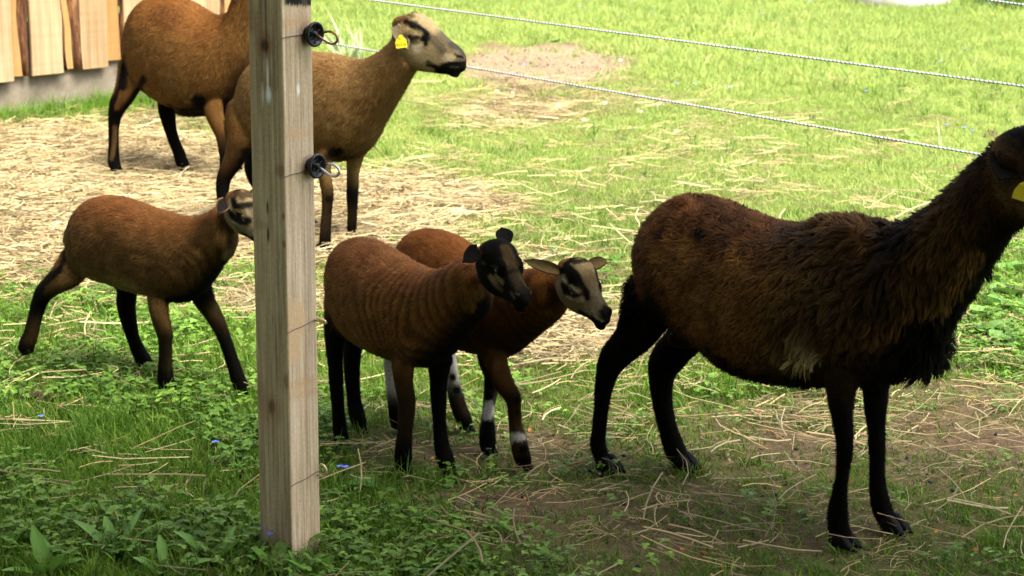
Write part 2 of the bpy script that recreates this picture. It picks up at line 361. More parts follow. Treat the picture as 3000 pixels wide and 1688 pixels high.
# ------------------------------------------------------------------ fence post with insulators and hooks
PC = at_z(856, 1648); PC[2] = 0
rd, ld = np.array([0.6, 0.8, 0]), np.array([-0.8, 0.6, 0]); PS = 0.088; PH = 1.2
top_ = at_plane(823, 0, PC, np.array([0, 1.0, 0])); lean = (top_[0]-PC[0])/top_[2]
def post_pt(s_right, s_left, z): return PC + rd*s_right + ld*s_left + np.array([lean*z, 0, z])
post = empty('fence_post', tuple(PC + (rd+ld)*PS/2)); tag(post, 'square weathered timber fence post with hook insulators, standing in the grass', 'post')
nu, nz_ = 34, 330
V, Fp, Cc = [], [], []
zz = np.linspace(-0.08, PH, nz_)
def face_cols(face, u, z):
    P = np.stack([u*0+face*5, u, z], 1)
    grain = fbm(P*np.array([1, 1, 0.02]), 130, 3, 1); g2 = fbm(P*np.array([1, 1, 0.05]), 380, 2, 2); blot = fbm(P, 7, 3, 3)
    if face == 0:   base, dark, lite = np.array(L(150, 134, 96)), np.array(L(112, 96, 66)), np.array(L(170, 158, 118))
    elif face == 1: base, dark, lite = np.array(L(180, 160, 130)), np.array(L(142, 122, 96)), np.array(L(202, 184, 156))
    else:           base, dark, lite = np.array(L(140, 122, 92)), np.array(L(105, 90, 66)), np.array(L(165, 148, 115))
    t = np.clip(0.5 + 0.55*grain + 0.35*g2 + 0.25*blot, 0, 1)[:, None]
    c = np.where(t < 0.5, dark + (base-dark)*t*2, base + (lite-base)*(t*2-1))
    def knot(u0, z0, ru, rz, col, k=1.0, soft=0.5):
        nonlocal c
        d = np.sqrt(((u-u0)/ru)**2 + ((z-z0)/rz)**2) + 0.18*grain
        w = (1-sstep(1-soft, 1+soft, d))[:, None]*k; c = c*(1-w) + np.array(col)*w
    BR, DK = L(120, 84, 50), L(34, 24, 16)
    # z of a display row y on the post: measured from the photo
    if face == 0:                                  # u = 0 at the front corner, 1 at the left edge
        knot(.50, zrow(118), .26, .026, BR, .75); knot(.50, zrow(120), .11, .012, DK, .8); knot(.45, zrow(60), .025, .07, DK, .7)
        knot(.42, zrow(215), .22, .02, BR, .45); knot(.52, zrow(530), .035, .014, DK, .95); knot(.52, zrow(598), .04, .016, DK, .95); knot(.50, zrow(562), .02, .03, BR, .6)
        knot(.53, zrow(1035), .10, .016, DK, .85); knot(.52, zrow(1040), .3, .03, BR, .4); knot(.50, zrow(1090), .05, .05, BR, .45); knot(.93, zrow(1000), .25, .03, BR, .35)
        knot(.10, zrow(432), .14, .014, BR, .7); knot(.05, zrow(545), .05, .007, BR, .9); knot(.05, zrow(615), .05, .008, BR, .9); knot(.35, zrow(880), .02, .07, DK, .55); knot(.06, zrow(960), .10, .015, BR, .7)
        knot(.80, zrow(60), .3, .025, BR, .4); knot(.85, zrow(575), .3, .01, BR, .35)
        knot(.44, zrow(205), .030, .038, L(200, 205, 196), .85); knot(.42, zrow(243), .075, .014, L(205, 212, 206), .9); knot(.60, zrow(245), .03, .02, L(205, 210, 200), .5)
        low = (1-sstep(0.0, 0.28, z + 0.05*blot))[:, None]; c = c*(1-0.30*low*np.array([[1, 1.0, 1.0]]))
    elif face == 1:                                # u = 0 at the front corner, 1 at the right edge
        d = sstep(0.0, 0.5, 0.5 + (z-zrow(18))/0.012 + 0.6*grain + 0.9*(u-0.6))[:, None]*sstep(0.02, 0.2, u)[:, None]; c = c*(1-d) + np.array(L(22, 24, 27))*d
        for y0, k in ((62, .5), (345, .35), (975, .55), (1002, .45)):
            zc = zrow(y0) - 0.006*(u-0.5); w = np.exp(-((z-zc)/0.010)**2)[:, None]*k; c = c*(1-w) + np.array(L(178, 138, 92))*w
        w = (sstep(0.30, 0.36, u + 0.05*grain)*0 + (1-sstep(0.33, 0.42, np.abs(u-0.12 + 0.10*np.sin(z*60)) + 0.06*grain))*sstep(zrow(925), zrow(905), z)*sstep(zrow(745), zrow(775), z))[:, None]
        c = c*(1-0.8*w) + np.array(L(190, 160, 118))*0.8*w
        w = np.exp(-((u-0.78-0.04*np.sin(z*9))/0.10)**2)[:, None]*0.35; c = c*(1-w) + np.array(L(110, 96, 80))*w
        knot(.50, zrow(232), .05, .012, L(220, 222, 215), .8)
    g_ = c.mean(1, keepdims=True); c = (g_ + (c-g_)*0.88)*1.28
    return np.clip(c, 0, 1)
def zrow(yd):                                      # display row -> height on the post's front corner
    return float(at_plane(0.5*(706+735)*1.165, yd*1.165, PC, np.array([0, 1.0, 0]))[2])
fs = [((0, 1), lambda t: (0.0, t)), ((1, 0), lambda t: (t, 0.0)), ((2, 0), lambda t: (t, 1.0)), ((3, 0), lambda t: (1.0, t))]
faces = [(0, lambda t: (0.0, t), 1), (1, lambda t: (t, 0.0), 0), (2, lambda t: (t, 1.0), 1), (3, lambda t: (1.0, t), 0)]
for fi, fn, flip in faces:
    n0 = len(V)
    uu = np.linspace(0, 1, nu)
    U, Z = np.meshgrid(uu, zz); U, Z = U.ravel(), Z.ravel()
    cols = face_cols(fi, U, Z)
    for u, z in zip(U, Z):
        a, b_ = fn(u)
        e = 0.0016                                 # slightly eased corners
        k = min(u, 1-u); r = e*max(0, 1-k/0.04)
        a2 = a*PS + (r if a == 0 else (-r if a == 1 else 0)); b2 = b_*PS + (r if b_ == 0 else (-r if b_ == 1 else 0))
        V.append(post_pt(a2, b2, z))
    Cc.append(cols)
    for j in range(nz_-1):
        for i in range(nu-1):
            q = (n0+j*nu+i, n0+j*nu+i+1, n0+(j+1)*nu+i+1, n0+(j+1)*nu+i); Fp.append(q[::-1] if flip else q)
V = np.array(V); Cc = np.vstack(Cc)
n0 = len(V); V = np.vstack([V, [post_pt(a*PS, b_*PS, PH) for a, b_ in ((0, 0), (1, 0), (1, 1), (0, 1))]]); Fp.append((n0, n0+1, n0+2, n0+3)); Cc = np.vstack([Cc, [L(30, 30, 30)]*4])
# splintered notch on the right face
M['post'] = vcol_mat('weathered_post', 0.8, 0.15, jitter=0.10, bumpy=0.25)
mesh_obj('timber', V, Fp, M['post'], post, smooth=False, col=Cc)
axr = np.array([0.8, -0.6, 0])
def insulator(yd, hookmat, sr=0.073):
    z = zrow(yd); c0 = post_pt(sr, -0.0005, z); mb = MB()
    n = 28
    prof = [(0.0, 0.0), (0.0, 0.014), (0.005, 0.016), (0.008, 0.012), (0.011, 0.012), (0.014, 0.022), (0.017, 0.0245), (0.021, 0.0245), (0.0225, 0.0225), (0.0215, 0.019), (0.014, 0.018), (0.012, 0.006), (0.022, 0.0055), (0.0235, 0.0)]
    up = np.array([0, 0, 1.0]); sd_ = np.cross(axr, up); Vv = []; Ff = []
    for (d, r) in prof:
        for k in range(n):
            q = 2*math.pi*k/n; Vv.append(c0 + axr*d + r*(up*math.cos(q) + sd_*math.sin(q)))
    for i in range(len(prof)-1):
        for k in range(n): Ff.append((i*n+k, i*n+(k+1) % n, (i+1)*n+(k+1) % n, (i+1)*n+k))
    mb.add(Vv, Ff)
    for k in range(6):                             # spokes inside the cup
        q = 2*math.pi*k/6; w = up*math.cos(q) + sd_*math.sin(q)
        mb.tube([c0+axr*0.017+w*0.004, c0+axr*0.019+w*0.019], 0.0012, 5)
    ins = mb.build('insulator', M['black_plastic'], post, smooth=True)
    hz = [(0, 0), (130, 90), (230, 170), (330, 240), (430, 270), (530, 230), (585, 140), (590, 40), (555, -60), (480, -125), (430, -150), (330, -140), (240, -110)]
    pts = [c0 + axr*(0.020+x*7.6e-5/0.8) + np.array([0, 0, -y*5.7e-5]) for x, y in hz]
    h = MB(); h.tube(pts, 0.0026, 8); h.build('hook', M[hookmat], ins, smooth=True)
insulator(95, 'brass'); insulator(430, 'zinc')
def hook_only(yd, pts2, mat, r=0.0024):
    z = zrow(yd); c0 = post_pt(0.080, 0, z); h = MB()
    h.tube([c0 + axr*x + np.array([0, 0, y]) for x, y in pts2], r, 8); h.build('hook', M[mat], post, smooth=True)
hook_only(827, [(-0.012, 0), (0.008, 0.001), (0.016, -0.001), (0.026, -0.002), (0.031, 0.0), (0.029, 0.003), (0.018, 0.0035), (0.012, 0.003)], 'brass_bright')
hook_only(1218, [(-0.012, -0.001), (0.004, -0.002), (0.014, -0.003), (0.022, 0.001), (0.0255, 0.008), (0.024, 0.016), (0.018, 0.0215), (0.010, 0.023)], 'brass_bright')
for y0, y1 in ((97, 92), (446, 438), (838, 824), (1224, 1212)):  # thin wire that ties each hook
    w = MB(); w.tube([post_pt(u*PS, -0.0009, zrow(y0)*(1-u)+zrow(y1)*u + 0.0008*math.sin(u*9)) for u in np.linspace(-0.01, 1.0, 12)], 0.0009, 5); w.build('wire', M['wire'], post)

# ------------------------------------------------------------------ electric fence ropes
mm, nt, b = new_mat('fence_rope', 0.7, 0.2)
nt.links.new(nd(nt, 'ShaderNodeVertexColor', layer_name='Col').outputs[0], b.inputs['Base Color'])
M['rope'] = mm
def rope(pa, pb, z, label, ext0, ext1, sag=0.0):
    A = at_z(*pa, z); B = at_z(*pb, z); D = B-A; A2 = A + D*ext0; B2 = A + D*ext1
    Ln = np.linalg.norm(B2-A2); n = int(Ln/0.0032); k = 8; t = np.linspace(0, 1, n)
    d = (B2-A2)/Ln; up = np.array([0, 0, 1.0]); s = np.cross(d, up)
    q = np.arange(k)*2*math.pi/k
    V = (A2 + (B2-A2)*t[:, None])[:, None, :] + 0.0034*(np.cos(q)[None, :, None]*s + np.sin(q)[None, :, None]*up)*(1+0.16*np.cos(3*(q[None, :, None] + t[:, None, None]*Ln*95)))
    V[:, :, 2] -= sag*(4*t*(1-t))[:, None]
    ph = (q[None, :] + (t*Ln*392)[:, None]) % (2*math.pi)
    dark = (ph < 2.7)
    C = np.where(dark[:, :, None], np.array([.03, .04, .035]), np.array([0.50, 0.50, 0.50]))
    i = np.arange(n-1)[:, None]*k; j = np.arange(k)[None, :]; j2 = (j+1) % k
    F = np.stack([i+j, i+j2, i+k+j2, i+k+j], -1).reshape(-1, 4)
    o = mesh_obj('fence_rope', V.reshape(-1, 3), F, M['rope'], col=C.reshape(-1, 3)); tag(o, label, 'rope', 'electric fence ropes across the meadow')
rope((1380, 198), (2866, 452), 0.40, 'lowest white electric fence rope, passing behind the sheep heads', -0.75, 1.6)
rope((1083, 0), (3000, 253), 0.60, 'middle white electric fence rope crossing above the bare earth patch', -0.35, 1.5)
rope((2890, 0), (3000, 15), 0.80, 'topmost white electric fence rope near the round concrete cover', -14, 3.5)

# ------------------------------------------------------------------ round concrete cover far back in the meadow
cc = at_z(2658, 22); mb = MB(); n = 40; V = []; Ff = []
prof = [(0.300, -0.02), (0.312, 0.0), (0.315, 0.045), (0.305, 0.06), (0.25, 0.062), (0.235, 0.045), (0.0, 0.045)]
for r, z in prof:
    for k in range(n):
        q = 2*math.pi*k/n; rr = r*(1+0.012*math.sin(5*q)); V.append((cc[0]+rr*math.cos(q), cc[1]+0.30+rr*math.sin(q), z))
for i in range(len(prof)-1):
    for k in range(n): Ff.append((i*n+k, i*n+(k+1) % n, (i+1)*n+(k+1) % n, (i+1)*n+k))
o = mesh_obj('well_cover', V, Ff, flat_mat('pale_concrete', (0.30, 0.285, 0.26), 0.9, 0.15, var=0.3, vs=14)); tag(o, 'low round pale concrete cover lying in the meadow grass', 'cover')

# ------------------------------------------------------------------ sheep: one continuous body each, fur, ears, hooves, eyes as parts
BLK = np.array([0.0052, 0.0047, 0.0047])
def C3(*a): return np.array(a, float)
def COAT(C):                                       # overall depth of the coats
    m = C.mean(1, keepdims=True); k = sstep(.22, .5, m); return np.clip((m + (C-m)*1.06)*(np.array([[.535, .555, .43]])*(1-k) + np.array([[.92, .92, .90]])*k), 0.0018, 1)
class Loft:
    def __init__(s): s.V = []; s.F = []; s.col = []; s.hl = []; s.comb = []; s.head = []
    def rings(s, rg, n=20, sub=4, ex=2.2, head=0.0, caps=(True, True)):
        """rg: dicts c, a (half dorsal), l (half lateral), ct, cs, cb (colours), h (hair), cm (comb)"""
        keys = ('c', 'a', 'l', 'ct', 'cs', 'cb', 'h', 'cm')
        A = {k: np.array([r[k] for r in rg], float) for k in keys}
        m = len(rg); T = np.linspace(0, m-1, (m-1)*sub+1); out = {k: [] for k in keys}
        for t in T:
            i = min(int(t), m-2); f = t-i
            for k in keys:
                p1, p2 = A[k][i], A[k][i+1]; p0 = A[k][i-1] if i > 0 else 2*p1-p2; p3 = A[k][i+2] if i+2 < m else 2*p2-p1
                out[k].append(0.5*(2*p1 + (p2-p0)*f + (2*p0-5*p1+4*p2-p3)*f*f + (3*p1-p0-3*p2+p3)*f**3) if k in ('c', 'a', 'l') else p1*(1-f)+p2*f)
        o = {k: np.array(v) for k, v in out.items()}
        def extra(i, j, sc, d):                    # rounded end rings
            t = o['c'][i]-o['c'][j]; t /= np.linalg.norm(t)+1e-9
            r = min(np.linalg.norm(o['a'][i]), np.linalg.norm(o['l'][i]))
            return {**{k: o[k][i] for k in keys}, 'c': o['c'][i]+t*r*d, 'a': o['a'][i]*sc, 'l': o['l'][i]*sc}
        seq = [{k: o[k][i] for k in keys} for i in range(len(T))]
        seq = [extra(0, 1, 0.12, 0.62), extra(0, 1, 0.6, 0.45), extra(0, 1, .86, 0.2)] + seq + [extra(-1, -2, .86, 0.2), extra(-1, -2, 0.6, 0.45), extra(-1, -2, 0.12, 0.62)]
        n0 = len(s.V); q = np.arange(n)*2*math.pi/n; cq, sq = np.cos(q), np.sin(q)
        ca = np.sign(cq)*np.abs(cq)**(2/ex); sa = np.sign(sq)*np.abs(sq)**(2/ex)
        for r in seq:
            for k in range(n):
                s.V.append(r['c'] + r['a']*ca[k] + r['l']*sa[k])
                w = cq[k]; c = r['cs'] + (r['ct']-r['cs'])*sstep(0.15, 0.9, w) + (r['cb']-r['cs'])*sstep(0.35, 0.9, -w)
                s.col.append(c); s.hl.append(r['h']); s.comb.append(r['cm']); s.head.append(head)
        m2 = len(seq)
        for i in range(m2-1):
            for k in range(n): s.F.append((n0+i*n+k, n0+i*n+(k+1) % n, n0+(i+1)*n+(k+1) % n, n0+(i+1)*n+k))
        s.F.append(tuple(n0+k for k in range(n))[::-1]); s.F.append(tuple(n0+(m2-1)*n+k for k in range(n)))
    def ball(s, c, ax, col, h, cm, head=0.0, n=12):
        n0 = len(s.V); c = np.array(c)
        for i in range(n+1):
            th = math.pi*i/n
            for k in range(n):
                q = 2*math.pi*k/n; d = np.array([math.sin(th)*math.cos(q), math.sin(th)*math.sin(q), math.cos(th)])
                s.V.append(c + ax[0]*d[0] + ax[1]*d[1] + ax[2]*d[2]); s.col.append(col); s.hl.append(h); s.comb.append(cm); s.head.append(head)
        for i in range(n):
            for k in range(n): s.F.append((n0+i*n+k, n0+i*n+(k+1) % n, n0+(i+1)*n+(k+1) % n, n0+(i+1)*n+k))

HEAD_EWE = [(-.07, .00, -.22, .11), (.04, .11, -.40, .185), (.15, .175, -.48, .225), (.27, .185, -.52, .225), (.40, .165, -.525, .19), (.53, .135, -.475, .155), (.66, .108, -.415, .135),
            (.77, .10, -.365, .122), (.86, .092, -.32, .117), (.94, .065, -.285, .108), (1.0, .01, -.245, .088), (1.035, -.05, -.18, .055)]
HEAD_LAMB = [(-.08, .00, -.22, .12), (.04, .13, -.37, .20), (.16, .20, -.43, .235), (.29, .215, -.455, .245), (.42, .175, -.45, .21), (.54, .115, -.405, .165), (.65, .07, -.345, .132),
             (.76, .05, -.305, .114), (.86, .045, -.275, .108), (.94, .02, -.245, .098), (1.0, -.02, -.21, .08), (1.035, -.07, -.16, .048)]

def taubin(X, E, n, it):
    for _ in range(it): X = laplace(X, E, n, 1, 0.5); X = laplace(X, E, n, 1, -0.52)
    return X
def laplace(X, E, n, it, k=0.5):
    deg = np.bincount(E.ravel(), minlength=n).astype(float)
    for _ in range(it):
        S = np.zeros_like(X)
        if X.ndim == 1:
            np.add.at(S, E[:, 0], X[E[:, 1]]); np.add.at(S, E[:, 1], X[E[:, 0]]); X = X + k*(S/deg - X)
        else:
            for d in range(X.shape[1]):
                S[:, d] = np.bincount(E[:, 0], X[E[:, 1], d], n) + np.bincount(E[:, 1], X[E[:, 0], d], n)
            X = X + k*(S/deg[:, None] - X)
    return X

def make_hoof(G, d, up, size, parent):
    d = np.array(d)/np.linalg.norm(d); up = np.array(up, float)
    up = up - d*np.dot(up, d); up /= np.linalg.norm(up); s = np.cross(d, up); mb = MB()
    for sg in (-1, 1):                             # two claws
        rows = [(-0.60, 0.0, 0.75, 0.24), (-0.30, 0.0, 0.98, 0.33), (0.05, 0.0, 0.98, 0.35), (0.38, 0.0, 0.74, 0.31), (0.66, 0.0, 0.45, 0.23), (0.86, 0.02, 0.22, 0.11)]
        V = []; Fh = []
        for (x, z0, z1, w) in rows:
            off = sg*(0.31 + 0.06*max(x, 0)); n = 10
            for k in range(n):
                q = 2*math.pi*k/n; cz = (z0+z1)/2; hz_ = (z1-z0)/2
                V.append(np.array(G) + size*(d*(x + 0.12*math.sin(q)*-1*(x > 0)) + s*(off + w*math.copysign(abs(math.cos(q))**0.75, math.cos(q))) + up*(cz + hz_*math.copysign(abs(math.sin(q))**0.75, math.sin(q)))))
        n = 10
        for i in range(len(rows)-1):
            for k in range(n): Fh.append((i*n+k, i*n+(k+1) % n, (i+1)*n+(k+1) % n, (i+1)*n+k))
        Fh.append(tuple(range(n))[::-1]); Fh.append(tuple((len(rows)-1)*n+k for k in range(n))); mb.add(V, Fh)
    return mb.build('hoof', M['hoof'], parent, smooth=True)

def make_ear(base, tip, face, width, c_out, c_in, c_rim, parent, th=0.0035, bend=0.0, roll_=0.25):
    base, tip = np.array(base), np.array(tip); d = tip-base; Ln = np.linalg.norm(d); d /= Ln
    fc = np.array(face, float); fc -= d*np.dot(fc, d); fc /= np.linalg.norm(fc); s = np.cross(d, fc)
    V, Fe, Cc = [], [], []; n = 14; m = 13
    for i in range(m):
        t = i/(m-1); w = width*max(0.05, (math.sin(math.pi*min(1, t*0.74+0.26))**0.7)*(1 if t < 0.75 else (1-((t-0.75)/0.25)**2*0.75)))*(0.8+0.2*sstep(0, 0.35, t))
        cup = 1.25*(1-0.55*t)
        c = base + d*Ln*t + fc*(bend*Ln*t*t)
        for k in range(n):
            if k < n//2: u = -1 + 2*k/(n//2-1); o = 0.0
            else: u = 1 - 2*(k-n//2)/(n//2-1); o = 1.0
            a = u*cup*0.8
            r = w/max(cup*0.8, 0.2)
            p = c + s*(r*math.sin(a)) + fc*(r*(1-math.cos(a))) - fc*(o*th*(1-0.8*abs(u)))
            V.append(p); cc_ = (np.array(c_out) if o else np.array(c_in)); k2 = sstep(0.72, 0.98, abs(u)); Cc.append(cc_*(1-k2) + np.array(c_rim)*k2)
    for i in range(m-1):
        for k in range(n): Fe.append((i*n+k, i*n+(k+1) % n, (i+1)*n+(k+1) % n, (i+1)*n+k))
    Fe.append(tuple(range(n))[::-1]); Fe.append(tuple((m-1)*n+k for k in range(n)))
    Cc = np.array(Cc); V = np.array(V); Cc = COAT(Cc*(1+0.25*fbm(V, 160, 2, 2)[:, None]))*0.8
    return mesh_obj('ear', V, Fe, M['skin'], parent, col=np.clip(Cc, 0, 1))

def fur(body_V, body_N, tris, col, hl, comb, density, width, parent, seed, lift=0.30, clump=0.35, locks=0):
    r = np.random.default_rng(seed)
    a, b, c = body_V[tris[:, 0]], body_V[tris[:, 1]], body_V[tris[:, 2]]
    ar = 0.5*np.linalg.norm(np.cross(b-a, c-a), axis=1)
    ml = hl[tris].mean(1); ar2 = ar*np.where(ml > 0.0015, 1, 0)*np.clip(0.012/np.maximum(ml, 0.004), 0.6, 1.6)
    n = int(ar.sum()*density); ti = r.choice(len(tris), n, p=ar2/ar2.sum())
    u, v = r.random(n), r.random(n); fl = u+v > 1; u[fl], v[fl] = 1-u[fl], 1-v[fl]; w = 1-u-v
    def itp(X): x = X[tris[ti]]; return (x[:, 0]*w[:, None] + x[:, 1]*u[:, None] + x[:, 2]*v[:, None]) if X.ndim > 1 else x[:, 0]*w + x[:, 1]*u + x[:, 2]*v
    P, N, C, H, D = itp(body_V), itp(body_N), itp(col), itp(hl), itp(comb)
    N /= np.linalg.norm(N, axis=1)[:, None]+1e-9
    J = np.stack([fbm(P, 45, 2, seed+k) for k in range(3)], 1)
    D = D + clump*1.6*J + 0.25*r.normal(size=(n, 3))
    D = D - N*np.sum(D*N, 1)[:, None]; D /= np.linalg.norm(D, axis=1)[:, None]+1e-9
    lf = np.clip(lift*(1+0.5*r.normal(size=n)) + 0.25*J[:, 0], 0.08, 1.0)
    T = D*np.cos(lf)[:, None] + N*np.sin(lf)[:, None]
    W = np.cross(T, N); W /= np.linalg.norm(W, axis=1)[:, None]+1e-9
    ln = H*(0.65+0.7*r.random(n)); wd_ = width*(0.6+0.8*r.random(n))*np.clip(H/0.012, 0.55, 1.5)
    tip = P + T*ln[:, None]; tip -= N*(0.25*ln*np.sin(lf))[:, None]*0.6
    if locks:
        ng = n//locks; gi = r.choice(n, ng, replace=False); kd = kdtree.KDTree(ng)
        for j, g_ in enumerate(gi): kd.insert(P[g_], j)
        kd.balance(); near = np.array([kd.find(p)[1] for p in P]); k_ = (sstep(.014, .030, H)*0.72)[:, None]
        tip = tip*(1-k_) + tip[gi[near]]*k_; jl = r.normal(0, .16, ng)[near]
    else: jl = 0
    mid = P*0.48 + tip*0.52 + N*(0.12*ln)[:, None]
    h = (wd_*0.5)[:, None]
    root = P - N*0.0015
    V = np.stack([root - W*h, root + W*h, mid + W*h*0.8, mid - W*h*0.8, tip], 1).reshape(-1, 3)
    i0 = np.arange(n)*5
    # winding so that the face normal points off the body
    f1 = np.stack([i0, i0+1, i0+2], 1); f2 = np.stack([i0, i0+2, i0+3], 1); f3 = np.stack([i0+3, i0+2, i0+4], 1)
    g = np.cross(V[f1[:, 1]]-V[f1[:, 0]], V[f1[:, 2]]-V[f1[:, 0]]); bad = np.sum(g*N, 1) < 0
    for f in (f1, f2, f3): f[bad] = f[bad][:, ::-1]
    Ft = np.concatenate([f1, f2, f3])
    jit = (1 + jl + 0.22*r.normal(size=n) + 0.30*fbm(P, 60, 2, seed+9))
    Cr = np.clip(COAT(C)*np.clip(jit, 0.35, 1.9)[:, None], 0.0016, 0.9)
    CC = np.repeat(Cr[:, None, :], 5, 1)*np.array([0.75, 0.75, 1.0, 1.0, 1.12])[None, :, None]
    me = bpy.data.meshes.new('coat'); V2 = V - np.array(parent.location)
    me.vertices.add(len(V2)); me.vertices.foreach_set('co', V2.astype(np.float32).ravel())
    me.loops.add(len(Ft)*3); me.loops.foreach_set('vertex_index', Ft.astype(np.int32).ravel())
    me.polygons.add(len(Ft)); me.polygons.foreach_set('loop_start', np.arange(len(Ft), dtype=np.int32)*3); me.polygons.foreach_set('loop_total', np.full(len(Ft), 3, np.int32))
    me.update(calc_edges=True); me.polygons.foreach_set('use_smooth', np.ones(len(Ft), bool))
    at = me.color_attributes.new('Col', 'FLOAT_COLOR', 'POINT'); cc = np.ones((len(V2), 4), np.float32); cc[:, :3] = np.clip(CC.reshape(-1, 3), 0, 1); at.data.foreach_set('color', cc.ravel())
    NN = np.repeat((N + 0.30*T + 0.18*J)[:, None, :], 5, 1).reshape(-1, 3); NN /= np.linalg.norm(NN, axis=1)[:, None]
    me.normals_split_custom_set_from_vertices(NN.tolist())
    me.materials.append(M['coat'])
    o = bpy.data.objects.new('coat', me); COL.objects.link(o); o.parent = parent
    return o

def face_paint(style, t, n, y, c):
    """colour of the face in head coordinates (t along the nose, n up, y sideways, all in head lengths)"""
    ay = np.abs(y)
    def put(w, colr): 
        nonlocal c
        w = np.clip(w, 0, 1)[:, None]; c = c*(1-w) + np.array(colr)*w
    def seg(p, q, r, soft=0.35):
        p, q = np.array(p), np.array(q); X = np.stack([t, n, ay], 1); d = q-p; k = np.clip(((X-p)@d)/np.dot(d, d), 0, 1)
        return 1-sstep(r*(1-soft), r*(1+soft), np.linalg.norm(X-(p+k[:, None]*d), axis=1))
    TAN, CRM, BRN, GRY = C3(.37, .275, .175), C3(.52, .45, .35), C3(.19, .095, .04), C3(.075, .062, .055)
    lamb = style.startswith('lamb')
    if style == 'ewe_tan':
        put(sstep(.02, .16, t), TAN); put(1-sstep(.0, .1, t+0.4*(n+.2)), BRN)
        put(0.7*sstep(-.30, -.5, n), C3(.22, .135, .06))
        put(0.85*seg((.62, .12, 0), (1.0, .0, 0), .11, .6), GRY); put(.6*seg((.55, .03, .1), (.72, -.03, .12), .07, .7), GRY)
        put(seg((.10, .05, .17), (.20, .045, .19), .045), BLK); put(seg((.20, .045, .19), (.42, -.02, .15), .052), BLK); put(seg((.42, -.02, .15), (.47, -.06, .14), .05), BLK)
        put(.75*seg((.24, -.11, .22), (.25, -.12, .22), .085, .4), BLK); put(.75*seg((.37, -.16, .17), (.40, -.18, .16), .06, .7), CRM)
        put(.7*seg((.15, -.02, .2), (.22, -.03, .22), .05, .5), C3(.30, .20, .10))
        put(seg((.92, -.23, .0), (.98, -.16, .08), .14, .25)*sstep(-.07, -.15, n), BLK); put(seg((.78, -.29, .06), (.95, -.22, .08), .085, .3), BLK); put(.8*seg((.62, -.27, .13), (.76, -.28, .11), .035, .5), BLK)
        put(.9*seg((.93, -.02, .07), (.96, -.03, .06), .035, .4), C3(.02, .017, .016)); put(.6*sstep(.97, 1.02, t), C3(.03, .027, .026))
        put(.5*seg((.82, -.10, .10), (.90, -.11, .09), .05, .6), CRM)
    elif style in ('lamb_tan', 'lamb_half'):
        put(sstep(.02, .2, t), TAN*0.92); put(.8*seg((.0, .1, .12), (.12, .18, .1), .1, .6), C3(.24, .10, .035))
        put(.8*seg((.50, .12, .0), (.95, .03, 0), .10, .6), GRY*1.25)
        put(seg((.06, .14, .0), (.10, .16, .10), .055), BLK); put(seg((.08, .12, .17), (.20, .13, .20), .055), BLK); put(seg((.20, .13, .20), (.36, .05, .19), .062), BLK); put(seg((.36, .05, .19), (.47, -.02, .155), .062), BLK)
        put(.95*seg((.30, -.09, .245), (.36, -.10, .235), .058, .35), BLK); put(.8*seg((.25, -.015, .25), (.30, -.02, .245), .032, .5), CRM)
        put(.85*seg((.40, -.165, .20), (.46, -.16, .175), .05, .5), CRM)
        put(seg((.90, -.24, .0), (.98, -.17, .07), .13, .25)*sstep(-.09, -.15, n), BLK); put(seg((.66, -.30, .10), (.95, -.22, .08), .072, .3), BLK)
        put(.95*seg((.95, .0, 0), (.99, -.05, .0), .085, .35), BLK); put(.7*seg((.86, -.09, .1), (.93, -.10, .09), .04, .5), CRM*0.8)
    elif style == 'lamb_dark':
        put(sstep(-.05, .08, t), BLK*1.2)
        put(.75*seg((.55, .08, 0), (.9, .03, 0), .11, .5), GRY*0.35)
        put(.9*seg((.47, -.13, .205), (.54, -.16, .165), .045, .5), C3(.36, .29, .17)); put(.6*seg((.54, -.18, .15), (.64, -.19, .13), .045, .6), C3(.17, .12, .07))
        put(.6*seg((.27, -.03, .245), (.32, -.02, .24), .025, .5), C3(.12, .10, .08)); put(.5*seg((.86, -.085, .1), (.91, -.10, .1), .025, .5), C3(.25, .2, .13))
        put(.6*seg((.98, -.05, .05), (.99, -.05, 0), .05, .4), C3(.02, .018, .018))
    elif style == 'ewe_dark':
        put(sstep(-.02, .12, t), C3(.05, .028, .014)); put(.9*seg((.0, .1, 0), (.3, .2, .05), .16, .4), BLK*1.3); put(.6*seg((.3, -.3, .15), (.5, -.3, .14), .12, .5), C3(.10, .055, .022))
        put(sstep(.75, .9, t), BLK)
    elif style == 'ewe_red':
        put(sstep(.02, .16, t), TAN*0.8); put(seg((.20, .045, .19), (.42, -.02, .15), .052), BLK); put(sstep(.8, .9, t), BLK)
    return c

